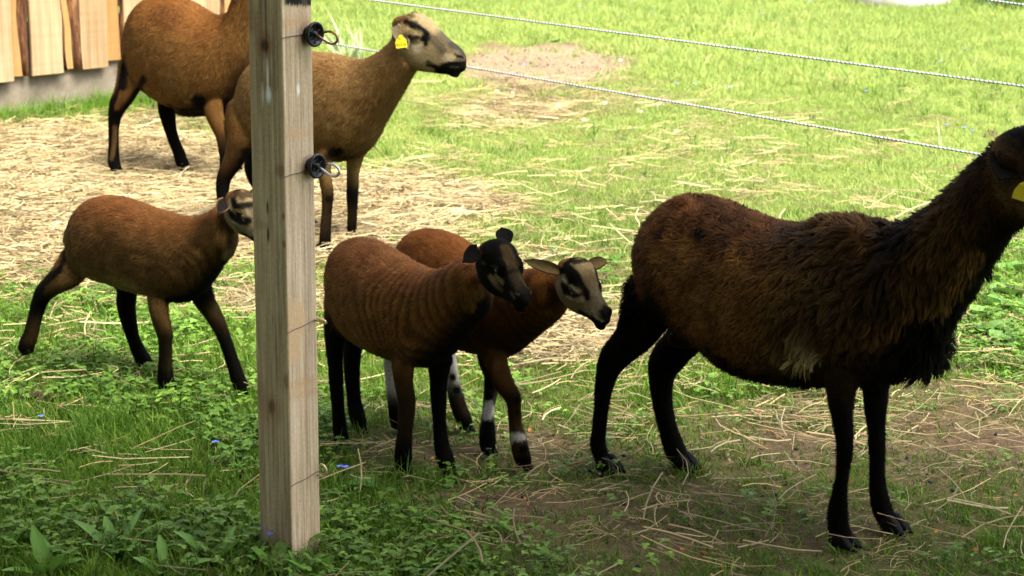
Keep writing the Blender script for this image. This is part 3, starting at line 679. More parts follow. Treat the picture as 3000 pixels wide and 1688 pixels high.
def sheep(cfg):
    z0x, z0y, zf = cfg['zone']; hd = R(cfg['heading']); Fv = np.array([math.cos(hd), -math.sin(hd), 0]); Lv = np.array([math.sin(hd), math.cos(hd), 0])
    lz = cfg.get('lzone', cfg['zone'])
    def mz(x, y, z=None): z = z or (z0x, z0y, zf); return z[0]+z[2]*x, z[1]+z[2]*y
    hoofG = []
    for lg in cfg['legs']: hoofG.append(at_z(*mz(*lg['hoof'], lz)) if not lg.get('raised') else None)
    use = [hoofG[i] for i in cfg.get('oref', (0, 1, 2, 3))]
    O = np.mean(use, 0) + Lv*cfg.get('vshift', 0.0); O[2] = 0
    root = empty(cfg['name'], tuple(O)); tag(root, cfg['label'], 'sheep' if cfg['adult'] else 'lamb')
    def unp(x, y, v, z=None): return at_plane(*mz(x, y, z), O + Lv*v, Lv)
    lo = Loft(); down = np.array([0, 0, -1.0])
    # trunk and neck
    rg = []
    T = cfg['torso']
    pts = [(unp(r[0], r[1], 0), unp(r[2], r[3], 0)) for r in T]
    for i, r in enumerate(T):
        A, B = pts[i]; c = (A+B)/2; pc = sum(pts[max(i-1, 0)])/2; nc = sum(pts[min(i+1, len(T)-1)])/2
        bk = pc-nc; bk /= np.linalg.norm(bk)
        k = r[5] if len(r) > 5 else {}
        d = {**cfg['tcol'], **k}
        rg.append(dict(c=c, a=(A-B)/2, l=Lv*r[4], ct=d['t'], cs=d['s'], cb=d['b'], h=d['h'], cm=bk*cfg.get('cb', 0.75) + down*0.65))
    lo.rings(rg, 28, 4, 2.25)
    for (x, y, rx, rz, v, rv, col, h) in cfg.get('lumps', ()):      # shoulder blades, hip bones, brisket
        P = unp(x, y, v); k = zf*np.dot(P-CP, CF)/FPX
        lo.ball(P, (Fv*rx*k*1.15, Lv*rv*(0.55 if v < -.04 else 1.0), np.array([0, 0, rz*k*1.1])), col if col is not None else cfg['tcol']['s'], h, -Fv*0.75+down*0.65)
    # legs
    for lg, G in zip(cfg['legs'], hoofG):
        cs = lg['c']; y0, y1 = cs[0][1], lg['hoof'][1]
        vt = lg['vt']; vh = lg['vh'] if G is None else float(np.dot(G-O, Lv)); prev = None; P3 = []
        n = len(cs)
        for i, q in enumerate(cs):
            f = i/(n-1) if lg.get('raised') else np.clip((q[1]-y0)/(y1-y0), 0, 1)
            v = (vt + (vh-vt)*f)*(0.5 if i == 0 else 0.82 if i == 1 else 1.0); P = unp(q[0], q[1], v, lz); P3.append(P)
        rg = []
        for i, q in enumerate(cs):
            t = P3[min(i+1, n-1)] - P3[max(i-1, 0)]; t /= np.linalg.norm(t)
            r = q[2]*cfg.get('legk', 1.1)*lz[2]*np.dot(P3[i]-CP, CF)/FPX; lr = q[3] if len(q) > 3 and q[3] else 0.86
            a = np.cross(Lv, t); a /= np.linalg.norm(a)
            if a[0]*Fv[0]+a[1]*Fv[1] < 0: a = -a
            col = lg['col'][i] if isinstance(lg['col'], list) else lg['col']
            cf, cb = (col if isinstance(col, tuple) else (col, col))
            rg.append(dict(c=P3[i], a=a*r, l=Lv*r*lr, ct=cf, cs=0.5*(cf+cb), cb=cb, h=lg.get('h', 0.006) + (0.004 if i < 2 else 0), cm=t))
        lo.rings(rg, 16, 4, 2.05)
        sz = cfg['hoof']*0.82
        if G is not None:
            make_hoof(np.array([G[0], G[1], 0.0]) - Fv*0.2*sz + np.array([0, 0, 0.001]), lg.get('dir', None) if lg.get('dir') is not None else Fv, (0, 0, 1), sz, root)
        else:
            P = P3[-1]; d = np.array(lg['dir'])[0]*Fv + np.array([0, 0, lg['dir'][1]]); make_hoof(P - d*0.1*sz, d, Fv*lg['dir'][1]*-1+np.array([0, 0, lg['dir'][0]]) if False else np.cross(Lv, d)*-1, sz*0.95, root)
    for tl in cfg.get('tail', ()):
        P3 = [unp(q[0], q[1], tl['v'], lz) for q in tl['c']]; rg = []
        for i, q in enumerate(tl['c']):
            t = P3[min(i+1, len(P3)-1)] - P3[max(i-1, 0)]; t /= np.linalg.norm(t); r = q[2]*lz[2]*np.dot(P3[i]-CP, CF)/FPX; a = np.cross(Lv, t)
            if np.dot(a, Fv) > 0: a = -a
            rg.append(dict(c=P3[i], a=a*r, l=Lv*r, ct=tl['ct'], cs=tl['ct'], cb=tl['cb'], h=0.010, cm=t))
        lo.rings(rg, 12, 3)
    # head
    hc = cfg['head']; HZ = hc['zone']; Lh = hc['L']
    poll = unp(*hc['poll'], hc.get('v', 0.0), HZ)
    d = ray(*mz(*hc['nose'], HZ)); d = d/np.linalg.norm(d); oc = CP-poll; bq = np.dot(oc, d); cq = np.dot(oc, oc)-Lh*Lh; disc = bq*bq-cq
    tt = -bq - math.sqrt(max(disc, 0.0)); nose = CP + d*tt
    f = nose-poll; f /= np.linalg.norm(f); l = np.cross([0, 0, 1.0], f); l /= np.linalg.norm(l); u = np.cross(f, l)
    rl = R(hc.get('roll', 0)); l, u = l*math.cos(rl)+u*math.sin(rl), u*math.cos(rl)-l*math.sin(rl)
    HR = HEAD_EWE if cfg['adult'] else HEAD_LAMB
    rg = []
    for (t, top, bot, w) in HR:
        base = cfg['tcol']['s']
        rg.append(dict(c=poll + Lh*(f*t + u*(top+bot)/2), a=u*Lh*(top-bot)/2, l=l*Lh*w, ct=base, cs=base, cb=base, h=hc.get('h', 0.006), cm=-f+0.25*down))
    lo.rings(rg, 24, 4, 2.3, head=1.0)
    et, en, ey = (.245, -.10, .195) if cfg['adult'] else (.335, -.085, .205)
    if 'eye' in hc:
        b0 = BVHTree.FromPolygons([tuple(v) for v in lo.V], [tuple(q) for q in lo.F]); hit = b0.ray_cast(Vector(CP), Vector(ray(*mz(*hc['eye'], HZ))).normalized())
        if hit[0] is not None:
            h3 = (np.array(hit[0])-poll)/Lh; et, en, ey = float(h3@f), float(h3@u), abs(float(h3@l))-.03
            print(cfg['label'][:20], 'eye', round(et, 3), round(en, 3), round(ey, 3))
    for sg in (-1, 1):
        ec = poll + Lh*(f*et + u*en + l*sg*ey)
        lo.ball(ec, (f*Lh*.10, l*Lh*.065, u*Lh*.085), BLK, 0.002, -f, 1.0)
        bc = poll + Lh*(f*(et-.02) + u*(en+.085) + l*sg*(ey-.01)); lo.ball(bc, (f*Lh*.12, l*Lh*.05, u*Lh*.06), BLK, 0.004, -f, 1.0)     # brow
        nc = poll + Lh*(f*.93 + u*(-.035) + l*sg*.06); lo.ball(nc, (f*Lh*.07, l*Lh*.05, u*Lh*.06), BLK, 0.002, -f, 1.0)
    # lower lip
    lo.ball(poll + Lh*(f*.93 + u*-.25), (f*Lh*.10, l*Lh*.075, u*Lh*.05), BLK, 0.003, -f, 1.0)
    # one skin over everything
    me = bpy.data.meshes.new('tmp'); me.from_pydata([tuple(v) for v in lo.V], [], lo.F); ob = bpy.data.objects.new('tmp', me); COL.objects.link(ob)
    md = ob.modifiers.new('r', 'REMESH'); md.mode = 'VOXEL'; md.voxel_size = cfg['voxel']
    dg = bpy.context.evaluated_depsgraph_get(); me2 = bpy.data.meshes.new_from_object(ob.evaluated_get(dg)); bpy.data.objects.remove(ob)
    nv = len(me2.vertices); V = np.empty(nv*3, np.float32); me2.vertices.foreach_get('co', V); V = V.reshape(-1, 3).astype(float)
    E_ = np.empty(len(me2.edges)*2, np.int32); me2.edges.foreach_get('vertices', E_); E_ = E_.reshape(-1, 2)
    hw0 = None
    kd = kdtree.KDTree(len(lo.V))
    for i, v in enumerate(lo.V): kd.insert(v, i)
    kd.balance()
    lc, lh, lcm, lhd = np.array(lo.col), np.array(lo.hl), np.array(lo.comb), np.array(lo.head)
    col = np.zeros((nv, 3)); hl = np.zeros(nv); comb = np.zeros((nv, 3)); hw = np.zeros(nv)
    for i in range(nv):
        r = kd.find_n(V[i], 3); w = np.array([1/(x[2]+1e-4)**2 for x in r]); w /= w.sum(); ix = [x[1] for x in r]
        col[i] = w@lc[ix]; hl[i] = w@lh[ix]; comb[i] = w@lcm[ix]; hw[i] = w@lhd[ix]
    # fillet: more smoothing on the body than on the head
    Vs = taubin(laplace(V, E_, nv, cfg.get('melt', 3), 0.5), E_, nv, cfg.get('smooth', 10)+3); Vh = taubin(V, E_, nv, 2)
    hw = laplace(hw, E_, nv, 6); V = Vs*(1-hw[:, None]) + Vh*hw[:, None]
    col = laplace(col, E_, nv, cfg.get('csmooth', 26)); hl = laplace(hl, E_, nv, 14); comb = laplace(comb, E_, nv, 40)
    Hc = (V-poll)/Lh; t, n_, y_ = Hc@f, Hc@u, Hc@l
    fc = face_paint(hc['style'], t + 0.012*fbm(V, 60, 2, 1), n_ + 0.012*fbm(V, 60, 2, 2), y_, col.copy())
    m_ = sstep(0.35, 0.8, hw)[:, None]*sstep(-0.12, 0.02, t)[:, None]; col = col*(1-m_) + fc*m_; hl = hl*(1-m_[:, 0]) + hc.get('h', 0.006)*m_[:, 0]*np.where(t > 0.85, 0.25, 1.0)
    me2.vertices.foreach_set('co', V.astype(np.float32).ravel()); me2.update()
    N = np.empty(nv*3, np.float32); me2.vertices.foreach_get('normal', N); N = N.reshape(-1, 3).astype(float)
    bv = BVHTree.FromPolygons([tuple(v) for v in V], [tuple(p.vertices) for p in me2.polygons])
    for mk in [tuple(q) for q in cfg.get('marks', ())] + [(q[0], q[1], q[2], q[3], HZ, q[4] if len(q) > 4 else None, 1) for q in hc.get('hmarks', ())]:                # coat marks found in the photo, laid on the body as 3D spots
        stroke = mk[0] if isinstance(mk[0], list) else [mk[0]]; rp, colr, al = mk[1], mk[2], mk[3]; zn = (mk[4] if len(mk) > 4 and mk[4] else cfg.get('mzone')) or cfg['zone']
        dense = []
        for (a_, b_) in zip(stroke, stroke[1:]):
            k = max(1, int(math.hypot(a_[0]-b_[0], a_[1]-b_[1])/(rp*0.5))); dense += [(a_[0]+(b_[0]-a_[0])*j/k, a_[1]+(b_[1]-a_[1])*j/k) for j in range(k)]
        dense.append(stroke[-1]); dist = np.full(nv, 9.0); face = np.zeros(nv); rad = None
        for (x, y) in dense:
            hit = bv.ray_cast(Vector(CP), Vector(ray(*mz(x, y, zn))).normalized())
            if hit[0] is None: continue
            hp = np.array(hit[0]); rad = rp*zn[2]*np.dot(hp-CP, CF)/FPX; d1 = np.linalg.norm(V-hp, axis=1); fl_ = N@np.array(hit[1])
            if len(mk) > 6:                        # marks of the face repeat on the other cheek
                h3 = (hp-poll)/Lh; hq = np.array([h3@f, h3@u, abs(h3@l)]); d1 = Lh*np.linalg.norm(np.stack([t, n_, np.abs(y_)], 1)-hq, axis=1); fl_ = np.ones(nv)
            face = np.where(d1 < dist, fl_, face); dist = np.minimum(dist, d1)
        if rad is None: continue
        dist = dist + 0.22*rad*fbm(V, 45, 2, 4)
        w = (1-sstep(rad*0.62, rad*1.25, dist))[:, None]*al; w *= (0.35 + 0.65*sstep(-0.4, 0.2, face))[:, None]
        if len(mk) > 6: w = w*sstep(0.1, 0.5, hw)[:, None]
        col = col*(1-w) + colr*w
        if len(mk) > 5 and mk[5]: hl = hl*(1-w[:, 0]) + mk[5]*w[:, 0]
    col = cfg['post'](V, col, hl, hw, O, Fv, Lv) if 'post' in cfg else col
    if cfg.get('wrinkle'):                         # folds in the lambs' young wool
        amp, fr = cfg['wrinkle']; X = V-O; uu = X@Fv; zz_ = X[:, 2]
        ph = uu*fr + 3.0*fbm(V, 7, 2, 3) + 1.2*zz_*6; wr = np.sin(ph*2*math.pi/1.0)
        wgt = sstep(0.006, 0.009, hl)*(1-sstep(0.1, 0.4, hw))*sstep(-0.08, 0.08, uu)
        V = V + N*(amp*wr*wgt)[:, None]; col = col*(1+0.30*wr*wgt)[:, None]
    lump = fbm(V, 16, 2, 8)*cfg.get('rough', 0.0015)*(1-hw); V = V + N*lump[:, None]
    me2.vertices.foreach_set('co', (V-O).astype(np.float32).ravel()); me2.update()
    me2.vertices.foreach_get('normal', (buf := np.empty(nv*3, np.float32))); N = buf.reshape(-1, 3).astype(float)
    me2.polygons.foreach_set('use_smooth', np.ones(len(me2.polygons), bool))
    for a_ in list(me2.color_attributes): me2.color_attributes.remove(a_)
    at = me2.color_attributes.new('Col', 'FLOAT_COLOR', 'POINT'); cc = np.ones((nv, 4), np.float32); cc[:, :3] = np.clip(COAT(col)*0.7, 0, 1); at.data.foreach_set('color', cc.ravel())
    me2.materials.clear(); me2.materials.append(M['skin']); me2.name = 'body'
    body = bpy.data.objects.new('body', me2); COL.objects.link(body); body.parent = root
    me2.calc_loop_triangles(); tr = np.empty(len(me2.loop_triangles)*3, np.int32); me2.loop_triangles.foreach_get('vertices', tr); tr = tr.reshape(-1, 3)
    fur(V, N, tr, col, hl, comb, cfg['density'], cfg['hw'], root, cfg['seed'], cfg.get('lift', 0.30), cfg.get('clump', 0.3), cfg.get('locks', 0))
    # eyes
    for sg in (-1, 1):
        ec = poll + Lh*(f*et + u*(en-.005) + l*sg*(ey+.034)); mb = MB(); k = Lh*0.050; nn = 14; Vv = []; Ff = []
        ax = (f*k*1.15, u*k*0.80, l*sg*k*0.72)
        for i in range(nn+1):
            th = math.pi*i/nn
            for j in range(nn): q = 2*math.pi*j/nn; Vv.append(ec + ax[0]*math.sin(th)*math.cos(q) + ax[1]*math.sin(th)*math.sin(q) + ax[2]*math.cos(th))
        for i in range(nn):
            for j in range(nn): Ff.append((i*nn+j, i*nn+(j+1) % nn, (i+1)*nn+(j+1) % nn, (i+1)*nn+j))
        mesh_obj('eye', Vv, Ff, M['eye'], root)
    # ears
    for er in hc['ears']:
        sg = er['side']; base = poll + Lh*(f*er.get('bt', .05) + u*er.get('bn', -.03) + l*sg*er.get('by', .155))
        if 'tip' in er:
            dd = ray(*mz(*er['tip'], er.get('zone', HZ))); dd = dd/np.linalg.norm(dd); oc = CP-base; bq = np.dot(oc, dd); disc = bq*bq-(np.dot(oc, oc)-er['L']**2)
            tp = CP + dd*(-bq + er.get('near', -1)*math.sqrt(max(disc, 0)))
        else: q = er['d']; tp = base + er['L']*(f*q[0]+u*q[1]+l*q[2])/np.linalg.norm(q)
        q = er.get('face', (1, 0.2, 0)); fdir = f*q[0]+u*q[1]+l*sg*q[2] if q != 'cam' else -CF+0.25*f+np.array([0, 0, .25])
        make_ear(base, tp, fdir, er['w'], er['co'], er['ci'], er['cr'], root, bend=er.get('bend', 0.0))
    return dict(root=root, O=O, Fv=Fv, Lv=Lv, poll=poll, f=f, u=u, l=l, L=Lh, unp=unp, bv=bv)

ZA, ZB, ZC, ZD, ZE, ZF = (280, 0, .3864), (600, 140, .4277), (1100, 0, .2208), (1300, 640, .24845), (2600, 360, .2761), (580, 520, .17945)
ZL, ZM, ZT, ZQ, Z2 = (880, 620, .5797), (0, 500, .5175), (1650, 350, .5241), (1650, 900, .5439), (600, 0, .5245)
RED, BRN, GLD, TANC = C3(.215, .085, .030), C3(.20, .095, .036), C3(.24, .135, .055), C3(.36, .24, .12)
DBR = C3(.060, .030, .013)

# --- reddish ewe by the barn
sheep(dict(name='ewe', adult=True, seed=11, zone=ZA, heading=24, voxel=0.006, density=62000, hw=0.0022, hoof=0.040, smooth=9,
    label='reddish brown ewe by the barn wall, its head up behind the fence post',
    tcol=dict(t=RED, s=BRN, b=GLD, h=0.012),
    torso=[(272, 190, 275, 480, .055), (320, 62, 335, 610, .10), (400, -5, 420, 690, .135), (510, -25, 520, 765, .15), (640, -8, 640, 815, .155), (760, 55, 750, 838, .15, dict(b=C3(.14, .08, .035))),
           (860, 112, 860, 850, .14, dict(b=BLK)), (960, 112, 960, 840, .125, dict(b=BLK)), (1035, 75, 1060, 780, .105, dict(b=BLK)), (1060, -20, 1190, 560, .085, dict(b=C3(.06, .03, .015))),
           (1090, -130, 1250, 330, .07), (1130, -240, 1290, 120, .062), (1170, -340, 1320, -40, .055)],
    lumps=[(740, 850, 130, 26, 0.0, .06, BLK, .01), (425, 650, 26, 48, -0.01, .022, BLK, .006)],
    legs=[dict(c=[(290, 480, 120, .6), (262, 610, 105, .6), (222, 710, 84, .6), (170, 800, 66), (147, 880, 50), (138, 970, 40), (137, 1060, 38), (137, 1150, 41), (139, 1225, 45), (160, 1285, 42), (172, 1312, 44)], vt=-.085, hoof=(185, 1335),
               col=[BRN, BRN, BRN, BLK, BLK, BLK, BLK, BLK, BLK, BLK, BLK]),
          dict(c=[(520, 600, 90, .6), (540, 700, 80, .6), (543, 775, 70), (541, 840, 64), (555, 920, 54), (572, 1000, 45), (602, 1090, 41), (635, 1170, 44), (656, 1235, 46), (688, 1290, 40)], vt=.085, hoof=(705, 1318), col=BLK),
          dict(c=[(880, 640, 110, .55), (880, 760, 92, .6), (902, 870, 70, .7), (932, 960, 54), (955, 1050, 39), (965, 1140, 34), (972, 1220, 32), (975, 1300, 38), (985, 1370, 40)], vt=-.085, hoof=(990, 1405),
               col=[BRN, BRN, BRN, BRN, (BLK, BRN), (BLK, BLK), BLK, BLK, BLK]),
          dict(c=[(1000, 700, 90, .6), (1020, 800, 78), (1035, 880, 60), (1050, 960, 45), (1060, 1050, 36), (1065, 1150, 32), (1070, 1240, 36), (1078, 1300, 38)], vt=.08, hoof=(1082, 1335), col=[BLK]*8)],
    head=dict(zone=ZA, poll=(1185, -390), nose=(1570, -150), L=.235, style='ewe_red', h=.006,
              ears=[dict(side=-1, tip=(1068, 12), L=.11, w=.03, co=TANC, ci=BLK, cr=C3(.6, .58, .5), face=(1, 0, 1), by=.18), dict(side=1, d=(-.2, -.5, .8), L=.11, w=.03, co=TANC, ci=BLK, cr=TANC)]),
    marks=[([(218, 430), (212, 500), (200, 580), (195, 660)], 34, BLK, 1), ([(190, 660), (150, 740), (115, 800), (120, 880)], 30, BLK, .95), ([(370, 590), (330, 670), (270, 760), (215, 850)], 30, BLK, .95),
           ([(195, 700), (182, 760), (160, 820)], 20, C3(.17, .075, .03), 1), ([(145, 960), (145, 1060), (132, 1150), (118, 1205)], 20, C3(.14, .08, .038), .9), ([(245, 110), (228, 190), (218, 280)], 14, BLK, .6), ([(800, 740), (800, 800), (740, 832), (640, 826), (570, 800)], 34, BLK, 1), ([(228, 480), (222, 560), (212, 640)], 40, BLK, .9), ([(985, 760), (975, 850)], 40, BLK, .95),
           ((740, 730), 26, C3(.42, .32, .2), .6), ((700, 770), 26, C3(.40, .28, .15), .5), ((790, 760), 60, BLK, 1), ((800, 820), 60, BLK, 1), ((985, 790), 50, BLK, 1), ((980, 860), 32, BLK, .9),
           ((560, 130), 110, C3(.11, .042, .017), .7), ((480, 110), 80, C3(.13, .05, .02), .5), ((800, 290), 80, C3(.16, .062, .025), .5), ((600, 640), 130, GLD*1.1, .5), ((230, 130), 30, C3(.05, .03, .02), .5)]))

# --- tan-faced ewe with ear tag
e2 = sheep(dict(name='ewe', adult=True, seed=12, zone=ZB, lzone=Z2, heading=31, voxel=0.005, density=95000, hw=0.0019, hoof=0.040, smooth=9,
    label='brown ewe with a tan and black striped face and a numbered yellow ear tag',
    tcol=dict(t=C3(.255, .138, .066), s=C3(.25, .138, .062), b=C3(.23, .135, .07), h=0.011),
    torso=[(275, 240, 295, 520, .055), (335, 122, 355, 640, .10), (430, 64, 450, 700, .13), (560, 38, 570, 740, .145), (700, 34, 700, 755, .15), (830, 46, 830, 770, .145, dict(b=C3(.12, .06, .03))), (945, 66, 940, 770, .13, dict(b=BLK)),
           (1030, 82, 1055, 745, .112, dict(b=C3(.08, .045, .02))), (1090, 78, 1150, 640, .092), (1165, 45, 1235, 490, .076), (1235, 0, 1315, 360, .066), (1285, -48, 1385, 240, .060), (1320, -100, 1440, 150, .054)],
    legs=[dict(c=[(235, 560, 120, .6), (222, 650, 108, .6), (205, 750, 84, .6), (182, 845, 64, .7), (148, 920, 50), (110, 990, 41), (100, 1050, 37), (102, 1120, 32), (104, 1200, 30), (106, 1280, 34), (106, 1320, 34)], vt=-.08, hoof=(108, 1351),
               col=[BRN, BRN, BRN, (BLK, BRN), (BLK, BRN), BLK, BLK, BLK, BLK, BLK, BLK]),
          dict(c=[(340, 640, 100, .6), (320, 740, 85, .6), (295, 830, 62), (272, 900, 48), (268, 960, 42), (300, 1040, 34), (380, 1120, 30), (470, 1180, 31), (555, 1222, 36), (592, 1250, 34)], vt=.08, hoof=(615, 1284), col=BLK),
          dict(c=[(715, 680, 110, .55), (690, 790, 78, .6), (665, 870, 52, .7), (662, 930, 40), (673, 1000, 34), (686, 1080, 33), (684, 1150, 29), (677, 1250, 28), (673, 1330, 33), (668, 1385, 34)], vt=-.085, hoof=(676, 1412),
               col=[BRN, BRN, BRN, GLD*.9, GLD*.8, (BLK, GLD*.7), (BLK, GLD*.6), (BLK, GLD*.6), BLK, BLK]),
          dict(c=[(860, 720, 85, .6), (848, 810, 62, .7), (838, 880, 46), (828, 960, 36), (826, 1040, 33), (825, 1100, 32), (823, 1200, 27), (822, 1280, 28), (828, 1322, 30)], vt=.075, hoof=(834, 1345),
               col=[BRN, GLD, TANC*.7, TANC*.7, (BLK, BLK), BLK, (BLK, C3(.12, .07, .03)), BLK, BLK])],
    tail=[dict(v=-.005, c=[(205, 540, 20), (160, 580, 17), (135, 625, 16), (122, 690, 16), (124, 760, 13), (130, 800, 9)], ct=GLD, cb=BLK)],
    head=dict(zone=ZC, poll=(395, 255), nose=(1185, 785), L=.236, v=0.0, style='ewe_tan', h=.0045, eye=(512, 487),
              hmarks=[([(490, 335), (560, 350), (630, 400), (690, 455), (700, 510)], 44, BLK, 1), ([(470, 290), (540, 305)], 26, BLK, .8), ([(450, 490), (565, 500)], 34, BLK, .95), ([(560, 590), (610, 590)], 42, C3(.5, .42, .28), .7), ([(430, 375), (520, 415), (600, 475)], 17, C3(.42, .31, .17), .9),
                      ([(760, 520), (860, 600), (900, 660)], 60, C3(.09, .07, .055), .55), ([(1010, 590), (1110, 640), (1165, 690)], 52, C3(.05, .042, .04), .85), ([(1060, 735), (1150, 760)], 26, BLK, 1), ([(940, 735), (1030, 765)], 40, C3(.46, .37, .23), .6),
                      ([(900, 875), (980, 850), (1100, 850), (1190, 850)], 40, BLK, 1), ([(900, 910), (1000, 925), (1100, 935), (1170, 895)], 46, BLK, 1), ([(690, 870), (780, 880), (860, 900)], 24, BLK, .85), ([(820, 935), (900, 940)], 22, BLK, .9),
                      ([(300, 290), (380, 240), (470, 220)], 55, C3(.12, .06, .03), .8, .022)],
              ears=[dict(side=-1, tip=(442, 660), L=.092, w=.025, co=C3(.11, .08, .055), ci=C3(.13, .10, .07), cr=C3(.24, .20, .15), face=(1, 0, .5), by=.21, bt=.0, bn=-.08, near=-1),
                    dict(side=1, d=(-.25, -.45, .8), L=.10, w=.026, co=C3(.2, .15, .1), ci=BLK, cr=TANC)]),
    marks=[((890, 720), 55, BLK, 1, ZB), ((930, 700), 30, BLK, 1, ZB), ((960, 750), 22, BLK, 1, ZB), ((1010, 748), 20, BLK, 1, ZB), ((1060, 735), 18, BLK, .9, ZB), ((1095, 715), 14, BLK, .9, ZB), ((835, 752), 26, BLK, .8, ZB),
           ((690, 1110), 20, BLK, .9, Z2), ((700, 1180), 12, BLK, .8, Z2), ((230, 850), 30, BLK, .8, Z2), ((205, 900), 26, BLK, .8, Z2),
           ((800, 170), 120, C3(.17, .078, .03), .5, ZB), ((1100, 420), 90, C3(.15, .07, .027), .4, ZB), ((960, 130), 40, C3(.26, .14, .06), .5, ZB), ((1000, 640), 70, GLD, .5, ZB), ((300, 600), 60, C3(.23, .12, .05), .5, ZB)]))

# --- striding lamb
l3 = sheep(dict(name='lamb', adult=False, seed=13, zone=ZM, heading=24, voxel=0.0042, density=190000, hw=0.0016, hoof=0.026, smooth=9, oref=(2, 3), rough=0.002,
    label='brown lamb in mid-stride with one hind leg lifted, its face half behind the fence post',
    tcol=dict(t=C3(.20, .080, .032), s=C3(.19, .098, .042), b=C3(.27, .17, .08), h=0.010), wrinkle=(0.0009, 34),
    torso=[(428, 290, 428, 470, .042), (470, 195, 480, 570, .07), (560, 152, 570, 615, .082), (660, 155, 660, 640, .086), (770, 188, 760, 675, .086), (880, 226, 860, 700, .082), (980, 254, 970, 735, .076, dict(b=BLK)),
           (1060, 264, 1075, 735, .066, dict(b=BLK)), (1125, 256, 1165, 670, .057, dict(b=BLK)), (1185, 232, 1245, 560, .050, dict(b=BLK)), (1235, 195, 1315, 465, .046, dict(b=C3(.1, .06, .03)))],
    legs=[dict(raised=True, vh=-.075, dir=(-.45, -.9), c=[(440, 500, 95, .6), (385, 580, 88, .6), (318, 632, 64, .7), (252, 690, 50), (216, 770, 38), (192, 860, 36), (171, 935, 40), (152, 985, 42), (142, 1015, 36)], vt=-.05, hoof=(135, 1050),
               col=[GLD*.85, GLD*.8, (GLD*.6, GLD*.6), (BLK, BLK), BLK, (C3(.07, .045, .02), BLK), (C3(.08, .05, .022), BLK), BLK, BLK]),
          dict(c=[(640, 520, 75, .6), (690, 620, 62), (718, 680, 52), (712, 760, 50), (728, 850, 44), (752, 940, 38), (785, 1020, 40), (818, 1080, 44), (830, 1118, 40)], vt=.05, hoof=(842, 1142), col=BLK),
          dict(c=[(910, 600, 85, .6), (900, 720, 62, .7), (902, 800, 50), (924, 880, 47), (936, 930, 43), (938, 1000, 36), (936, 1080, 36), (937, 1150, 42), (948, 1215, 48), (952, 1245, 46)], vt=-.05, hoof=(955, 1276),
               col=[GLD*.85, GLD*.85, GLD*.7, GLD*.6, (BLK, C3(.06, .04, .02)), (C3(.05, .035, .02), BLK), (C3(.06, .04, .02), BLK), BLK, BLK, BLK]),
          dict(c=[(1110, 600, 75, .6), (1150, 720, 58), (1190, 790, 48), (1232, 860, 43), (1272, 950, 36), (1306, 1050, 36), (1338, 1150, 40), (1366, 1220, 42), (1378, 1255, 38)], vt=.045, hoof=(1388, 1287),
               col=[BLK, BLK, C3(.09, .06, .03), (C3(.05, .03, .015)), BLK, BLK, BLK, BLK, BLK])],
    head=dict(zone=ZF, poll=(620, 275), nose=(1080, 930), L=.150, style='lamb_half', h=.005, eye=(770, 700),
              hmarks=[([(560, 300), (640, 260), (760, 280), (860, 300)], 70, C3(.05, .03, .02), .9), ([(480, 340), (560, 300)], 50, C3(.14, .06, .03), .7), ([(680, 480), (780, 460), (860, 450)], 60, BLK, .95), ([(580, 650), (690, 720), (820, 720)], 75, BLK, .95), ([(600, 540), (740, 560)], 30, C3(.2, .13, .06), .8),
                      ([(720, 860), (860, 900)], 55, C3(.26, .22, .16), .8), ([(600, 990), (760, 1060)], 70, C3(.30, .23, .12), .7), ([(830, 1020), (890, 1100)], 60, BLK, 1), ([(640, 800), (700, 900)], 30, C3(.06, .045, .03), .6)],
              ears=[dict(side=-1, tip=(318, 585), L=.062, w=.020, co=C3(.06, .035, .02), ci=C3(.015, .012, .012), cr=C3(.24, .15, .08), face='cam', bt=.06, bn=-.06, by=.2), dict(side=1, d=(-.3, .1, .9), L=.065, w=.02, co=BLK, ci=TANC, cr=TANC)]),
    marks=[([(378, 430), (365, 500), (340, 560)], 20, BLK, .85), ([(340, 560), (295, 590), (250, 640), (225, 690)], 30, BLK, .95), ([(450, 645), (390, 675), (320, 712), (270, 760)], 20, BLK, .8),
           ([(1285, 500), (1240, 570), (1190, 630), (1140, 700), (1050, 720), (970, 728)], 36, BLK, .95), ((730, 640), 60, C3(.34, .24, .13), .6), ((640, 590), 50, C3(.28, .18, .09), .5),
           ((640, 190), 150, C3(.15, .055, .02), .5), ((620, 320), 80, C3(.13, .06, .024), .45), ((1290, 470), 40, C3(.34, .25, .13), .5)]))

